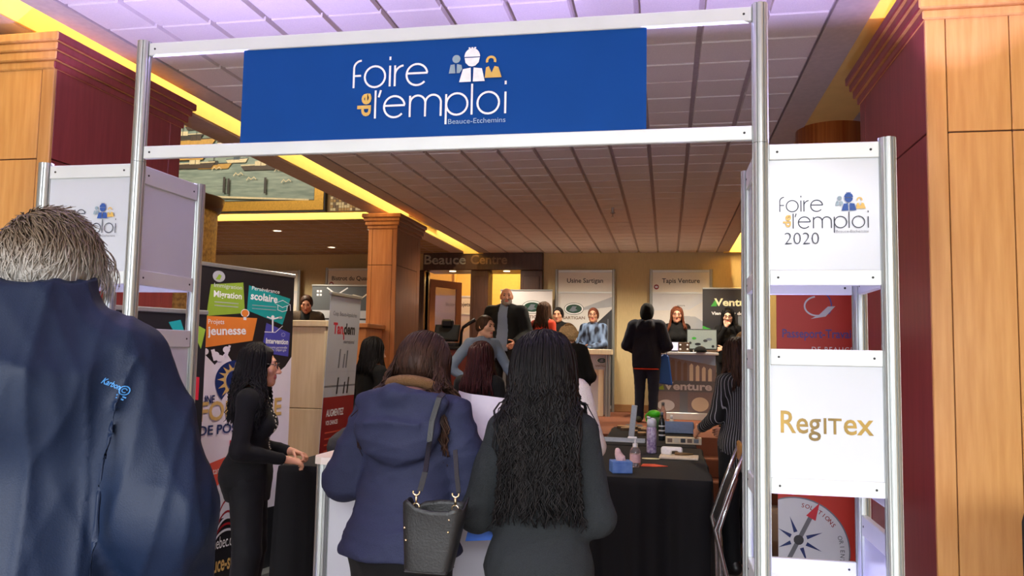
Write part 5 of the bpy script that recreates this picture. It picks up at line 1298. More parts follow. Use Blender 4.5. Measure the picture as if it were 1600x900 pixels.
rollup('white roll-up banner with green oval emblem behind the bald man', -2.24, 12.86, 0, .85, 1.92, (222, 218, 220), art_sroll, .6)
def art_vent(p, w, h):
    p.poly([(0, h*.70), (w*.6, h*.58), (w*.6, h*.52), (0, h*.63)], PC['green']); p.poly([(0, h*.60), (w*.55, h*.53), (w*.5, h*.52), (0, h*.55)], INKW); p.rect(0, w*.42, 0, h*.53, PC['brown'])
    for i in range(4):
        for j in range(5): p.rect(w*(.03+.1*i), w*(.1+.1*i), h*(.05+.09*j), h*(.11+.09*j), PC['grey' if (i+j) % 2 else 'char'])
    p.poly([(w*.60, h*.54), (w*.97, h*.62), (w*.97, h*.80), (w*.6, h*.78)], PC['steel']); p.text('E', w*.68, h*.58, .12, PC['dark'], width=.10, bold=.05)
    p.flush('picture_print'); p.poly([(w*.14, h*.86), (w*.24, h*.93), (w*.24, h*.86)], PC['green']); p.text('Venture', w*.2, h*.865, .115, mat('cream_print', (244, 240, 200), .5), width=w*.72, bold=.03); p.text('Viens tisser des liens!', w*.15, h*.79, .05, INKW, width=w*.76, bold=.025)
rollup('charcoal roll-up banner reading venture behind the counter at the right', .98, 12.75, 0, .88, 1.95, (44, 42, 46), art_vent, .6)
def art_dk(p, w, h):
    p.stroke([(w*.25, h*.99), (w*.42, h*.93), (w*.6, h*.99)], .02, PC['silver']); p.stroke([(w*.55, h*.90), (w*.7, h*.93), (w*.85, h*.91), (w*.95, h*.95)], .02, PC['tan'])
    p.flush('line_print')
    for x, y in ((.08, .95), (.13, .95), (.08, .92), (.13, .92)): p.rect(w*x, w*(x+.035), h*y, h*(y+.018), PC['silver'])
    p.flush('emblem_print')
    p.rect(0, w, h*.5, h*.80, PC['grey']); p.rect(0, w, h*.72, h*.735, PC['char'])
rollup('dark slate roll-up banner behind the red and grey one', -4.72, 11.2, .1, .9, 1.85, (78, 82, 86), art_dk, .6)
# sartigan counter
t = thing('booth_counter', 'white and maple booth counter with green oval emblem at the sartigan booth', 'counter', (-1.3, 12.1, .6))
m = MB(); m.cbox(-1.78, -.79, 11.9, 12.2, 1.50, 1.58, .006); W(m.build('countertop', MAPLE, t))
m = MB(); m.box(-1.74, -.83, 12.0, 12.15, .62, 1.5); W(m.build('body', PANELB, t))
m = MB(); m.cbox(-.99, -.91, 11.97, 12.0, .6, 1.28, .004); m.cbox(-1.74, -1.66, 11.97, 12.0, .6, 1.28, .004); m.cbox(-1.66, -.99, 11.97, 12.0, 1.2, 1.28, .004); m.cbox(-1.66, -.99, 11.97, 12.0, .6, .68, .004); W(m.build('maple_frame', MAPLE, t))
p = Print((-1.74, 11.995, 1.28), (1, 0, 0), (0, 0, 1), .001); emblem(p, .80, .135, .42); W(p.build('emblem_print', t))
for x in (-.87, -.83): m = MB(); m.prism([(x+a, 11.97+b_) for a, b_ in octa(.02)], .6, 1.5); W(m.build('post', ALU, t))
# venture counter
t = thing('booth_counter', 'pale counter with venture fabric graphic at the right of the platform', 'counter', (.25, 12.0, .6))
m = MB(); m.cbox(-.22, .72, 11.75, 12.2, 1.52, 1.56, .006); W(m.build('countertop', mat('grey_laminate', (196, 198, 204), .35), t))
m = MB(); m.box(-.18, .68, 11.82, 12.15, .62, 1.52); bd = W(m.build('body', PANELB, t))
m = MB(); m.cbox(-.2, .7, 11.79, 12.0, .6, .7, .006); W(m.build('base_rail', ALUB, t))
p = Print((-.18, 11.82, .7), (1, 0, 0), (0, 0, 1), .001); w_, h_ = .86, .82
p.rect(0, w_, 0, h_, mat('graphic_grey', (128, 118, 122), .5)); p.poly([(0, h_), (w_, h_), (w_, h_*.82)], PC['paleblue'])
for k in range(9): p.poly([(w_*(.08+.1*k), h_*.5), (w_*(.14+.1*k), h_*.5), (w_*(.14+.1*k), h_*(.95-.025*k)), (w_*(.11+.1*k), h_*(.98-.025*k)), (w_*(.08+.1*k), h_*(.94-.025*k))], PC['brown' if k < 5 else 'tan'])
p.rect(0, w_, h_*.36, h_*.55, PC['mid']); p.poly([(w_*.02, h_*.39), (w_*.15, h_*.47), (w_*.17, h_*.39)], PC['lime']); p.text('Venture', w_*.16, h_*.395, .11, PC['silver'], width=w_*.78, bold=.03)
p.rect(w_*.42, w_*.55, 0, h_*.36, PC['steel']); p.ell(w_*.2, h_*.12, .12, .08, PC['silver']); p.ell(w_*.75, h_*.15, .12, .1, PC['tan'])
W(p.build('counter_print', t))
def screen(label, x, y, z, w, h, tilt=0, rz=0, frame=(20, 20, 22), art=None):
    t = thing('monitor', label, 'screen', (x, y, z), rz)
    m = MB(); m.cbox(-w/2, w/2, -.015, .015, .04, .04+h, .006); m.build('casing', mat('black_plastic', (20, 20, 22), .35), t)
    m = MB(); m.cbox(-w*.25, w*.25, -.06, .08, 0, .012, .004); m.cbox(-.03, .03, .0, .03, .008, .08, .004); m.build('stand', mat('black_plastic', (20, 20, 22), .35), t)
    m = MB(); m.box(-w/2+.015, w/2-.015, -.0165, -.0152, .055, .025+h); s_ = m.build('screen', mat('screen_glow', (120, 128, 122), .3, emit=(190, 200, 190), estr=.25), t)
    p = Print((-w/2+.015, -.0167, .055), (1, 0, 0), (0, 0, 1), .0008); W_, H_ = w-.03, h-.03
    for k in range(7): p.ell(W_*(.1+.13*k), H_*(.3+.25*math.sin(k*1.7)), .02+.012*(k % 3), .02, PC[('char', 'green', 'dark', 'brown', 'char', 'steel', 'dark')[k]], n=10)
    p.build('screen_picture', s_); return t
screen('wide black monitor with a lit picture on the venture counter', .50, 12.06, 1.56, .44, .30)
t = thing('tablet_display', 'small black tablet showing a lilac screen on the venture counter', 'screen', (.10, 11.92, 1.56))
m = MB(); M = Matrix.Rotation(math.radians(-12), 4, 'X'); m.cbox(-.09, .09, -.008, .008, .01, .15, .004, M); m.cbox(-.04, .04, 0, .08, 0, .01, .003); m.build('casing', mat('black_plastic', (20, 20, 22), .35), t)
m = MB(); m.box(-.08, .08, -.0095, -.0082, .022, .14, M); m.build('screen', mat('lilac_screen', (200, 190, 220), .3, emit=(196, 190, 220), estr=.7), t)
t = thing('brochure_holder', 'upright white leaflet stand at the left end of the venture counter', 'leaflet stand', (-.10, 11.9, 1.56))
m = MB(); m.cbox(-.06, .06, -.004, .004, 0, .26, .002, Matrix.Rotation(math.radians(-8), 4, 'X')); m.cbox(-.06, .06, 0, .08, 0, .006, .002); m.build('stand', INKW, t)
p = Print((-.05, -.006, .06), (1, 0, 0), (0, math.sin(math.radians(8)), math.cos(math.radians(8))), .001); p.rect(0, .1, .02, .09, PC['steel']); p.rect(.02, .08, .12, .13, PC['char']); p.build('leaflet_print', t)
t = thing('sample_box', 'brown sample box with white knobs on the venture counter', 'box', (.24, 11.88, 1.56))
m = MB(); m.cbox(-.08, .08, -.05, .05, 0, .14, .006); m.build('body', mat('brown_box', (86, 66, 52), .6), t); m = MB()
for sx in (-.05, .05):
    for zz in (.04, .1): m = MB(); m.sphere((sx, -.055, zz), .014, 6); m.build('knob', INKW, t, True)
t = thing('helmet', 'black cap lying in front of the monitor', 'cap', (.47, 11.83, 1.56))
m = MB(); m.lathe([(.09, 0), (.088, .03), (.07, .065), (.035, .085), (.005, .09)], n=18); m.build('crown', BLACKK, t, True); m = MB(); m.prism([(-.07, -.06), (.07, -.06), (.06, -.13), (0, -.15), (-.06, -.13)], .002, .012); m.build('peak', BLACKK, t)

# partition, cabinet, lectern
t = thing('partition', 'pale maple partition with a flat cap behind the woman in black', 'partition', (-3.1, 6.7, 0))
m = MB(); m.cbox(-3.36, -2.93, 6.62, 6.80, .99, 1.70, .004); W(m.build('upper_panel', MAPLE, t)); m = MB(); m.cbox(-3.36, -2.93, 6.62, 6.80, 0, .985, .004); W(m.build('lower_panel', MAPLE, t))
m = MB(); m.cbox(-3.38, -2.91, 6.60, 6.82, 1.70, 1.755, .005); W(m.build('cap_rail', MAPLE, t))
t = thing('cabinet', 'honey wood cabinet seen through the gap of the left gate tower', 'cabinet', (-4.35, 6.0, 0))
m = MB(); m.cbox(-4.75, -3.75, 5.8, 6.2, 0, 1.60, .006); W(m.build('body', HONEY, t)); m = MB(); m.cbox(-4.78, -3.72, 5.77, 6.23, 1.60, 1.66, .006); W(m.build('top', HONEY, t))
for a_, b_ in ((-4.72, -4.26), (-4.24, -3.78)):
    m = MB(); m.cbox(a_, b_, 5.785, 5.8, .1, 1.52, .004); d_ = W(m.build('door', HONEY, t)); m = MB(); m.sphere(((b_-.05) if a_ < -4.5 else (a_+.05), 5.775, 1.0), .014, 6); m.build('knob', SILV, d_, True)
t = thing('lectern', 'red brown lectern carrying a black register by the doorway', 'lectern', (-2.62, 9.75, .6))
RW = wood('red_wood', (122, 44, 28), (140, 56, 36))
m = MB(); m.cbox(-.26, .26, -.2, .2, .06, .93, .006); m.build('body', RW, t); m = MB(); m.cbox(-.31, .31, -.25, .25, .93, .965, .006); m.build('top', mat('black_plastic', (20, 20, 22), .35), t); m = MB(); m.cbox(-.28, .28, -.22, .22, 0, .06, .006); m.build('plinth', BROWNW, t)
t = thing('cash_register', 'black touch register with a raised arm on the red brown lectern', 'register', (-2.70, 9.75, 1.567))
BP = mat('black_plastic', (20, 20, 22), .35)
m = MB(); m.cbox(-.16, .16, -.14, .14, 0, .05, .008); m.build('base', BP, t)
M = Matrix.Translation((0, -.02, .05)) @ Matrix.Rotation(math.radians(-28), 4, 'X'); m = MB(); m.cbox(-.17, .15, -.02, .02, .02, .25, .006, M); m.build('display', BP, t)
m = MB(); m.box(-.15, .13, -.0215, -.0202, .04, .23, M); m.build('screen', mat('dull_screen', (52, 56, 58), .2), t)
m = MB(); m.tube([(.17, .04, .0), (.18, .04, .18), (.20, .03, .24), (.36, .0, .34)], [.02, .018, .02, .026], 8); m.build('arm', BP, t, True)
m = MB(); m.cbox(-.08, .06, .02, .14, .24, .34, .02); m.build('receipt_printer', BP, t)

# chairs
CH = mat('chrome_tube', (190, 192, 196), .2, .95)
t = thing('folding_chair', 'folded chair with silver tube frame leaning at the end of the black table', 'chair', (.34, 4.8, 0))
for y in (4.62, 5.0):
    m = MB(); m.tube([(.425, y, 1.0), (.34, y, .78), (.262, y, .56), (.33, y, .28), (.385, y, .01)], .012, 8); W(m.build('back_leg', CH, t, True))
    m = MB(); m.tube([(.375, y+.02, .84), (.285, y+.02, .56), (.292, y+.02, .28), (.30, y+.02, .01)], .011, 8); W(m.build('front_leg', CH, t, True))
M = Matrix.Translation((.335, 4.81, .72)) @ Matrix.Rotation(math.radians(20), 4, 'Y')
m = MB(); m.cbox(-.012, .012, -.17, .17, -.16, .14, .008, M); W(m.build('seat', mat('black_vinyl', (24, 24, 26), .5), t))
m = MB(); m.cbox(.408, .432, 4.61, 5.01, .90, 1.01, .008); W(m.build('backrest', mat('chair_back_wood', (176, 128, 62), .4), t, True))
m = MB(); m.tube([(.30, 4.64, .08), (.30, 5.02, .08)], .009, 6); W(m.build('stretcher', CH, t, True))
t = thing('side_chair', 'black upholstered chair back cut off at the right edge', 'chair', (1.27, 2.62, 0))
f = Field(np.array([.9, 2.4, .4]), np.array([1.7, 2.95, 1.3]), .012); f.rbox((1.26, 2.55, .92), (.26, .035, .30), .12 if False else .034, .01)
for q in (-1, 1): pass
P_ = [(1.03, .66), (1.0, .85), (1.0, 1.05), (1.03, 1.17), (1.10, 1.22), (1.42, 1.22), (1.49, 1.17), (1.52, 1.05), (1.52, .85), (1.49, .66)]
m = MB(); m.prism(P_, 2.52, 2.58, 'y'); o = W(m.build('backrest', mat('black_vinyl', (24, 24, 26), .5), t)); bv = o.modifiers.new('b', 'BEVEL'); bv.width = .02; bv.segments = 3
m = MB(); m.tube([(a, 2.55, c) for a, c in P_], .016, 8); W(m.build('back_frame', mat('dark_frame', (52, 50, 50), .35, .4), t, True))
m = MB(); m.cbox(1.0, 1.52, 2.58, 3.05, .42, .5, .03); W(m.build('seat', mat('black_vinyl', (24, 24, 26), .5), t))
for x, y in ((1.05, 2.58), (1.47, 2.58), (1.05, 3.0), (1.47, 3.0)): m = MB(); m.tube([(x, y, 0), (x, y, .44 if y > 2.7 else .70)], .014, 8); W(m.build('leg', mat('dark_frame', (52, 50, 50), .35, .4), t))

# carried things
LEATHER = mat('black_leather', (20, 19, 19), .5, bump=.15, scale=160, var=.12); BRASS = mat('pale_gold_metal', (214, 190, 150), .25, .95)
t = thing('handbag', 'black leather bucket handbag with gold clasps hanging at the blue parka', 'handbag', (-.665, 2.335, .865))
n = 28; P = []; F = []
for j, u in enumerate((0, .02, .25, .5, .75, .93, 1.0)):
    hw, hd, z_ = .068+.026*u, .045+.010*u, .190*u
    for i in range(n):
        a = 2*math.pi*i/n; c, s_ = math.cos(a), math.sin(a); e = .42
        x_ = hw*math.copysign(abs(c)**e, c); y_ = hd*math.copysign(abs(s_)**e, s_)
        P.append((x_+.012*(1-u)*0-.018*(1-u), y_*(1+.12*math.sin(3*a+5*u)*u*.6), z_+(.010*math.sin(2*a+.6)+.008*math.sin(5*a) if u > .9 else 0)))
for j in range(6):
    for i in range(n): F.append((j*n+i, j*n+(i+1) % n, (j+1)*n+(i+1) % n, (j+1)*n+i))
F.append(tuple(range(n))[::-1]); m = MB(); m.add(P, F); o = m.build('body', LEATHER, t, True); sm_ = o.modifiers.new('s', 'SOLIDIFY'); sm_.thickness = .005
m = MB(); m.cbox(-.082, .048, -.045, .045, -.006, .006, .005); m.build('base_panel', LEATHER, t)
strapP = [(-.045, -.03, .30), (-.045, -.05, .40), (-.05, -.02, .55), (-.055, .05, .68)]
m = MB()
bl = blue; bpy.context.view_layer.update(); inv = bl.root.matrix_basis.inverted()
def wsurf(pts, off): 
    Q = np.array([tuple(inv @ Vector(p)) for p in pts]); Q = on_surface(bl.gf, Q, off); return [bl.root.matrix_basis @ Vector(q) for q in Q]
base = Vector(t.location)
S1 = wsurf([(-.70+.0, 2.42, 1.20), (-.70, 2.44, 1.30), (-.70, 2.50, 1.39), (-.70, 2.58, 1.43)], .006)
SP = [Vector((-.715, 2.33, 1.09))]+[Vector((-.71, 2.36, 1.14))]+list(S1)
def ribbon(mb, pts, w, th=.003):
    for i in range(len(pts)-1):
        a, b_ = pts[i], pts[i+1]; d_ = (b_-a).normalized(); sd = d_.cross(Vector((0, -1, 0))).normalized()*w/2; nn = d_.cross(sd).normalized()*th
        mb.add([a-sd, a+sd, b_+sd, b_-sd, a-sd+nn, a+sd+nn, b_+sd+nn, b_-sd+nn], [(0, 1, 2, 3), (7, 6, 5, 4), (0, 4, 5, 1), (1, 5, 6, 2), (2, 6, 7, 3), (3, 7, 4, 0)])
ribbon(m, SP, .017); 
ribbon(m, [Vector((-.605, 2.36, 1.085)), Vector((-.62, 2.39, 1.13)), Vector((-.64, 2.44, 1.20))], .014); W(m.build('strap', LEATHER, t))
def clasp(x, y, z):
    m = MB(); M = Matrix.Translation((x, y, z)) @ Matrix.Rotation(math.pi/2, 4, 'X')
    m.tube([tuple(M @ Vector((.010*math.cos(a), .010*math.sin(a)-.016, 0))) for a in np.linspace(0, 6.283, 13)], .003, 6, False)
    m.tube([(x, y, z-.006), (x, y, z+.018)], .004, 6); m.tube([tuple(M @ Vector((.010*math.cos(a), .009*math.sin(a)+.026, 0))) for a in np.linspace(math.pi*.9, math.pi*2.1, 9)], .003, 6, False)
    W(m.build('clasp', BRASS, t, True))
clasp(-.715, 2.295, 1.066); clasp(-.605, 2.325, 1.060)
for x, z in ((-.612, 1.02), (-.614, .985), (-.745, .99), (-.74, .955)):
    m = MB(); m.sphere((x, 2.34-.056 if x > -.7 else 2.34-.053, z), .0038, 5); W(m.build('rivet', BRASS, t, True))
def sheet(name, label, cat, pts, mt, bend=.0, parent=None):
    """paper: quad pts (bl, br, tr, tl), 8 x 8 with a slight bend, thickness .6 mm"""
    A = [Vector(p) for p in pts]; n_ = (A[1]-A[0]).cross(A[3]-A[0]).normalized(); P = []; k = 8
    for s_ in (0, 1):
        for j in range(k+1):
            for i in range(k+1):
                u, v = i/k, j/k; q = (A[0]*(1-u)+A[1]*u)*(1-v)+(A[3]*(1-u)+A[2]*u)*v+n_*bend*math.sin(math.pi*u); P.append(tuple(q+n_*(.0006*s_)))
    N = (k+1)**2; F = []
    for j in range(k):
        for i in range(k):
            a = j*(k+1)+i; F.append((a, a+k+1, a+k+2, a+1)); F.append((a+N, a+1+N, a+k+2+N, a+k+1+N))
    o = meshobj(name, [tuple(Vector(p)-A[0]) for p in P], F, mt, None, parent, True); o.location = A[0] if not parent else A[0]
    return tag(o, label, cat) if label else o
PAPER = mat('paper_lilac_white', (216, 208, 220), .7, var=.02)
t = thing('booklet', 'open white booklet held up between the two women', 'booklet', (-.70, 2.93, 1.08))
for q in (((-.715, 2.92, 1.10), (-.60, 2.97, 1.09), (-.60, 3.0, 1.33), (-.715, 2.95, 1.345)), ((-.775, 2.97, 1.12), (-.715, 2.92, 1.10), (-.715, 2.95, 1.345), (-.775, 2.99, 1.355))):
    o = sheet('page', None, None, q, PAPER, .006, t); o.location = Vector(q[0]); W(o)
t = thing('folder', 'bright blue folder hanging below the wavy haired woman\'s elbow', 'folder', (-.56, 2.62, .9))
BF = mat('bright_blue_card', (10, 82, 176), .5)
m = MB(); m.prism([(-.655, .875), (-.50, .89), (-.50, 1.06), (-.615, 1.06)], 2.66, 2.664, 'y'); W(m.build('cover', BF, t)); m = MB(); m.prism([(-.645, .88), (-.505, .895), (-.505, 1.05), (-.61, 1.05)], 2.665, 2.669, 'y'); W(m.build('paper', PAPER, t))
t = thing('carrier_bag', 'blue carrier bag held by the person in the navy coat', 'bag', (-.06, 11.3, 1.13))
m = MB(); m.prism([(-.16, 1.13), (.08, 1.10), (.03, 1.50), (-.04, 1.53), (-.12, 1.48)], 11.25, 11.33, 'y'); o = W(m.build('body', BF, t)); o.modifiers.new('b', 'BEVEL').width = .015
m = MB(); m.tube([(-.1, 11.29, 1.48), (-.07, 11.29, 1.60), (.0, 11.29, 1.60), (.0, 11.29, 1.5)], .006, 6); W(m.build('handle', BF, t))

# on the black tables
TZ = .752
def at(px, py, z):
    d = CW*FPX+CR*(px-800)+CU*(450-py); q = Vector((0, 0, CAMZ))+d*((z-CAMZ)/d.z); q.y = min(q.y, 8.42); return q
q = at(970, 738, TZ); t = thing('tissue_box', 'blue tissue box with a pink tissue at the near end of the black table', 'tissue box', tuple(q), .25)
m = MB(); m.cbox(-.065, .065, -.06, .06, 0, .075, .004); m.build('carton', mat('blue_carton', (66, 112, 190), .5, rgb2=(110, 150, 214), scale=14), t)
f = Field(np.array([-.06, -.05, .05]), np.array([.06, .06, .2]), .005); f.ell((-.012, 0, .10), (.026, .014, .06), .01, ID, roty(-.25)).ell((.008, 0, .085), (.022, .018, .03), .01); field_obj('tissue', f, mat('pink_tissue', (232, 200, 196), .9, bump=.3), t, 1, (.006, 3, 60, (1, 1, 1)))
CLEAR = mat('clear_plastic', (232, 228, 232), .08, trans=.9, ior=1.4)
q = at(985, 730, TZ); t = thing('sanitizer_bottle', 'clear pump bottle of hand sanitizer behind the tissue box', 'bottle', tuple(q+Vector((.03, .03, 0))))
m = MB(); m.lathe([(.032, 0), (.036, .01), (.036, .10), (.028, .125), (.015, .135)], n=18); m.build('bottle', CLEAR, t, True); m = MB(); m.lathe([(.017, .13), (.017, .155), (.006, .158), (.006, .19)], n=12); m.cbox(-.05, .012, -.009, .009, .185, .20, .004); m.build('pump', INKW, t); m = MB(); m.lathe([(.0365, .03), (.0365, .085)], n=18); m.build('label', mat('rose_label', (220, 180, 180), .5), t)
q = at(1018, 727, TZ); t = thing('card', 'orange red card lying beside the tissue box', 'card', tuple(q)); m = MB(); m.prism([(-.07, -.07), (.03, -.075), (.11, -.03), (.02, .05), (-.06, .04)], 0, .003); m.build('sheet', mat('orange_card', (230, 84, 48), .6), t)
q = at(1017, 717, TZ); t = thing('card', 'small cream oval card behind the orange card', 'card', tuple(q)); m = MB(); m.prism([(.065*math.cos(a), .03*math.sin(a)) for a in np.linspace(0, 6.0, 18)], 0, .004); m.build('sheet', mat('cream_card', (228, 220, 170), .6), t)
q = at(1018, 708, TZ); t = thing('water_bottle', 'lilac patterned water bottle with white lid in the middle of the table', 'bottle', tuple(q))
m = MB(); m.lathe([(.034, 0), (.038, .008), (.038, .19), (.033, .205)], n=20); m.build('bottle', mat('lilac_pattern_plastic', (120, 96, 150), .2, rgb2=(206, 196, 220), scale=46, var=0), t, True); m = MB(); m.lathe([(.036, .2), (.037, .24), (.03, .262), (.012, .268)], n=18); m.build('lid', mat('pale_lid', (214, 218, 234), .4), t, True); m = MB(); m.tube([(-.02, -.0, .262), (-.03, -.02, .275), (-.01, -.035, .272)], .008, 6); m.build('spout', mat('pale_lid', (214, 218, 234), .4), t, True)
q = at(1061, 716, TZ); t = thing('tray', 'white tray with a dark handled tool lying on it at the right of the table', 'tray', tuple(q), -.05)
m = MB(); m.cbox(-.14, .14, -.09, .09, 0, .018, .004); m.build('board', mat('cream_board', (226, 208, 184), .5), t)
f = Field(np.array([-.16, -.05, .0]), np.array([.04, .12, .12]), .006); f.rbox((-.055, .05, .045), (.08, .022, .032), .02, .01).rbox((-.03, .02, .03), (.026, .05, .016), .012, .01, ID, None, True); field_obj('holder', f, INKW, t, 1); m = MB(); m.tube([(-.03, .04, .03), (.02, .03, .028), (.10, .06, .026)], [.014, .012, .006], 8); m.build('tool', mat('tool_brown', (110, 84, 50), .5), t, True)
q = at(1068, 694, TZ); t = thing('picture_box', 'long flat box printed with small photos beside the pinstriped woman', 'box', tuple(q)); m = MB(); m.cbox(-.15, .15, -.03, .03, 0, .06, .004); bx = m.build('carton', mat('cream_carton', (226, 210, 180), .5), t)
p = Print((-.15, -.03, 0), (1, 0, 0), (0, 0, 1), .001); [p.rect(.015+.055*k, .055+.055*k, .015, .048, PC[('brown', 'tan', 'char', 'brown', 'steel')[k]]) for k in range(5)]; p.build('box_print', bx)
q = at(1060, 680, TZ); t = thing('plastic_bin', 'shallow clear bluish bin towards the far end of the table', 'bin', tuple(q+Vector((0, .25, 0)))); m = MB()
for a_ in ((-.15, .15, -.11, -.104), (-.15, .15, .104, .11), (-.15, -.144, -.11, .11), (.144, .15, -.11, .11)): m.box(a_[0], a_[1], a_[2], a_[3], 0, .10)
m.box(-.15, .15, -.11, .11, 0, .006); m.build('bin', mat('blue_clear_plastic', (150, 170, 210), .25, trans=.4), t); m = MB(); m.cbox(-.12, .12, -.09, .09, .006, .05, .004); m.build('contents', mat('slate_paper', (120, 130, 160), .6), t)
q = at(1034, 690, TZ); t = thing('spray_bottle', 'slim dark bottle with silver rings beside the lilac bottle', 'bottle', tuple(q+Vector((0, .12, 0)))); m = MB(); m.lathe([(.026, 0), (.028, .01), (.028, .15), (.02, .19), (.012, .2), (.012, .22)], n=16); m.build('bottle', mat('dark_bottle', (34, 40, 44), .2), t, True); m = MB()
for zz in (.04, .08, .12): m.lathe([(.0285, zz), (.029, zz+.006), (.0285, zz+.012)], n=16)
m.build('label_rings', PC['silver'], t); m = MB(); m.lathe([(.014, .22), (.014, .245), (.01, .25)], n=12); m.build('cap', PC['steel'], t, True)
q = at(1036, 669, TZ); t = thing('clear_bottle', 'clear drink bottle with grey cap at the far end of the table', 'bottle', tuple(q)); m = MB(); m.lathe([(.03, 0), (.034, .01), (.034, .17), (.016, .23), (.014, .25)], n=16); m.build('bottle', CLEAR, t, True); m = MB(); m.lathe([(.016, .25), (.016, .275), (.012, .278)], n=12); m.build('cap', PC['mid'], t, True)
q = at(1049, 670, TZ); t = thing('lotion_bottle', 'small pale bottle with white cap near the bluish bin', 'bottle', tuple(q)); m = MB(); m.lathe([(.024, 0), (.027, .01), (.027, .09), (.014, .11)], n=16); m.build('bottle', mat('pale_bottle', (210, 196, 180), .3), t, True); m = MB(); m.lathe([(.013, .11), (.013, .15), (.010, .152)], n=12); m.build('cap', INKW, t, True)
q = at(1022, 672, TZ); t = thing('shaker_cup', 'shaker cup with bright green lid at the far end of the table', 'cup', tuple(q)); m = MB(); m.lathe([(.045, 0), (.058, .13), (.058, .14)], n=20); m.build('cup', mat('green_clear_plastic', (120, 170, 110), .25, trans=.3), t, True); m = MB(); m.lathe([(.062, .135), (.062, .175), (.05, .19), (.02, .2)], n=20); m.build('lid', mat('bright_green_plastic', (70, 190, 30), .4), t, True); m = MB(); m.tube([(-.06, 0, .17), (-.085, 0, .14), (-.075, 0, .09), (-.055, 0, .07)], .008, 6); m.build('handle', mat('bright_green_plastic', (70, 190, 30), .4), t, True)
WOODR = mat('wood_sample', (190, 148, 104), .6, rgb2=(214, 178, 138), scale=20); BARK = mat('bark', (84, 60, 42), .8)
sl = None; spots_ = ((978, 665), (992, 664), (980, 672), (1003, 672), (1008, 674), (1003, 680), (990, 677))
for i, (px, py) in enumerate(spots_):
    q = at(px, py, TZ); t = thing('wood_sample', ['pale oval wood sample at the far left of the samples', 'wood sample behind the upright grey bar', 'long pale wood sample nearest the lying grey profile', 'round wood slice right of the upright grey bar', 'round pale wood disc with dark specks beside the lilac bottle', 'half round wood slice in front of the disc', 'short wood block under the upright grey bar'][i], 'wood sample', tuple(q), .3*i, 'wood samples on the far table')
    m = MB(); k = (.07, .035) if i in (0, 2) else (.045, .04); m.prism([(k[0]*math.cos(a), k[1]*math.sin(a)) for a in np.linspace(0, 6.0, 18)], .004, .03); m.build('slice', WOODR, t); m = MB(); m.prism([(k[0]*1.05*math.cos(a), k[1]*1.05*math.sin(a)) for a in np.linspace(0, 6.0, 18)], 0, .022); m.build('bark', BARK, t)
GREYAL = mat('grey_profile', (164, 168, 178), .35, .3)
q = at(972, 690, TZ); t = thing('metal_profile', 'grey angle profile lying flat across the black table', 'profile', tuple(q), -.06); m = MB(); m.cbox(-.20, .20, -.06, .05, 0, .006, .002); m.cbox(-.20, .20, -.005, .0, .005, .035, .002); m.build('profile', GREYAL, t)
q = at(985, 688, TZ); t = thing('metal_profile', 'grey profile bar standing upright behind the lying one', 'profile', tuple(q+Vector((0, .15, 0))), 0); m = MB(); M = Matrix.Rotation(.10, 4, 'Y'); m.cbox(-.026, .026, -.02, .02, .003, .30, .003, M); m.cbox(-.034, .034, -.03, .03, 0, .012, .003); m.build('bar', GREYAL, t)
q = at(1003, 656, TZ); t = thing('folded_cloth', 'folded grey cloth at the far edge of the black table', 'cloth', (-.33, 8.50, TZ)); f = Field(np.array([-.2, -.12, -.01]), np.array([.2, .12, .1]), .007); f.rbox((0, 0, .02), (.09, .05, .018), .016, .01); f.half((0, 0, -1), -.001); field_obj('cloth', f, cloth('grey_cloth', (128, 122, 122)), t, 1, (.008, 4, 30, (1, 1, 1)))

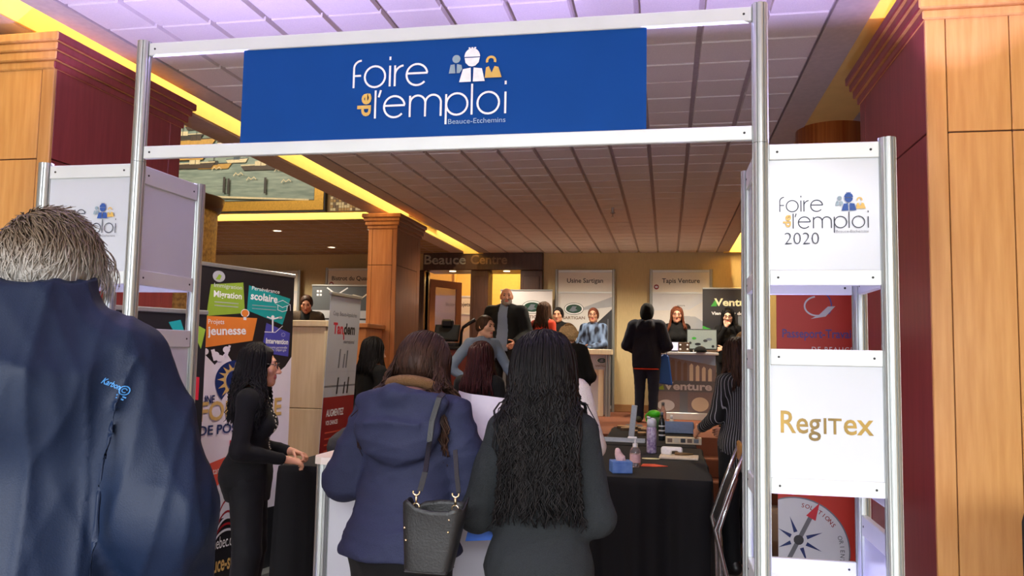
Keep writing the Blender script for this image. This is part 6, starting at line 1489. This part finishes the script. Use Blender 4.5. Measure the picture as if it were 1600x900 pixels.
# on the left table: coat over a chair, magazines, basket
q = Vector((-1.98, 5.35, .782))
t = thing('draped_coat', 'dark grey coat heaped on the left black table', 'coat', (-2.02, 5.25, .79))
f = Field(np.array([-.3, -.3, -.02]), np.array([.4, .3, .42]), .012); f.ell((-.02, 0, .06), (.2, .16, .12), .05).ell((.05, .02, .18), (.11, .12, .13), .06).cone((-.16, -.05, .05), (.04, -.03, .24), .07, .06, .06); f.half((0, 0, -1), -.002); field_obj('coat', f, cloth('charcoal_wool', (58, 58, 62), .9, .4, 200), t, 2, (.03, 8, 12, (1, 1, 1)))
t = thing('magazine', 'open magazine fanned on the left black table', 'magazine', (-1.98, 4.95, .783), .3)
for i, (a, z_) in enumerate(((.12, .0), (.3, .002), (.5, .004))):
    m = MB(); M = Matrix.Translation((-.12, 0, z_)) @ Matrix.Rotation(-a, 4, 'Y'); m.cbox(0, .22, -.14, .14, 0, .003, .001, M); m.build('page', mat('page_%d' % i, ((196, 184, 168), (150, 140, 130), (210, 204, 196))[i], .5), t)
m = MB(); m.cbox(-.12, .10, -.14, .14, -.001, .002, .001); m.build('cover', PC['brown'], t)
t = thing('basket', 'brown basket of small coloured packets on the left table', 'basket', (-1.80, 5.6, .782)); m = MB(); m.lathe([(.10, 0), (.13, .14), (.135, .145), (.125, .14), (.095, .01)], n=20); m.build('basket', mat('wicker', (96, 66, 44), .8, bump=.8, scale=60), t, True)
for i in range(9): m = MB(); M = Matrix.Translation((random.uniform(-.07, .07), random.uniform(-.07, .07), .13+random.uniform(0, .05))) @ Matrix.Rotation(random.uniform(-1, 1), 4, 'X') @ Matrix.Rotation(random.uniform(-1, 1), 4, 'Y'); m.cbox(-.03, .03, -.02, .02, -.012, .012, .004, M); m.build('packet', PC[('orange', 'lime', 'gold', 'coral', 'tan')[i % 5]], t)
t = thing('jar', 'clear jar of pink sweets at the near right of the left table', 'jar', (-1.70, 4.92, .782)); m = MB(); m.lathe([(.07, 0), (.075, .01), (.075, .13), (.06, .15)], n=18); m.build('jar', CLEAR, t, True); m = MB(); m.lathe([(.066, .004), (.066, .09), (.03, .10)], n=16); m.build('sweets', mat('pink_sweets', (206, 140, 130), .6, rgb2=(230, 200, 180), scale=50), t, True); m = MB(); m.lathe([(.062, .15), (.062, .17), (.05, .175)], n=18); m.build('lid', INKW, t, True)
t = thing('leaflet', 'small white leaflet on the white counter left of the blue parka', 'leaflet', (-1.20, 3.22, 1.083), .4); m = MB(); m.cbox(-.07, .07, -.1, .1, 0, .004, .001); m.build('sheet', PAPER, t); p = Print((-.06, -.09, .004), (1, 0, 0), (0, 1, 0), .0008); p.rect(.01, .11, .12, .16, PC['paleblue']); p.rect(.01, .09, .08, .085, PC['mid']); p.build('leaflet_print', t)
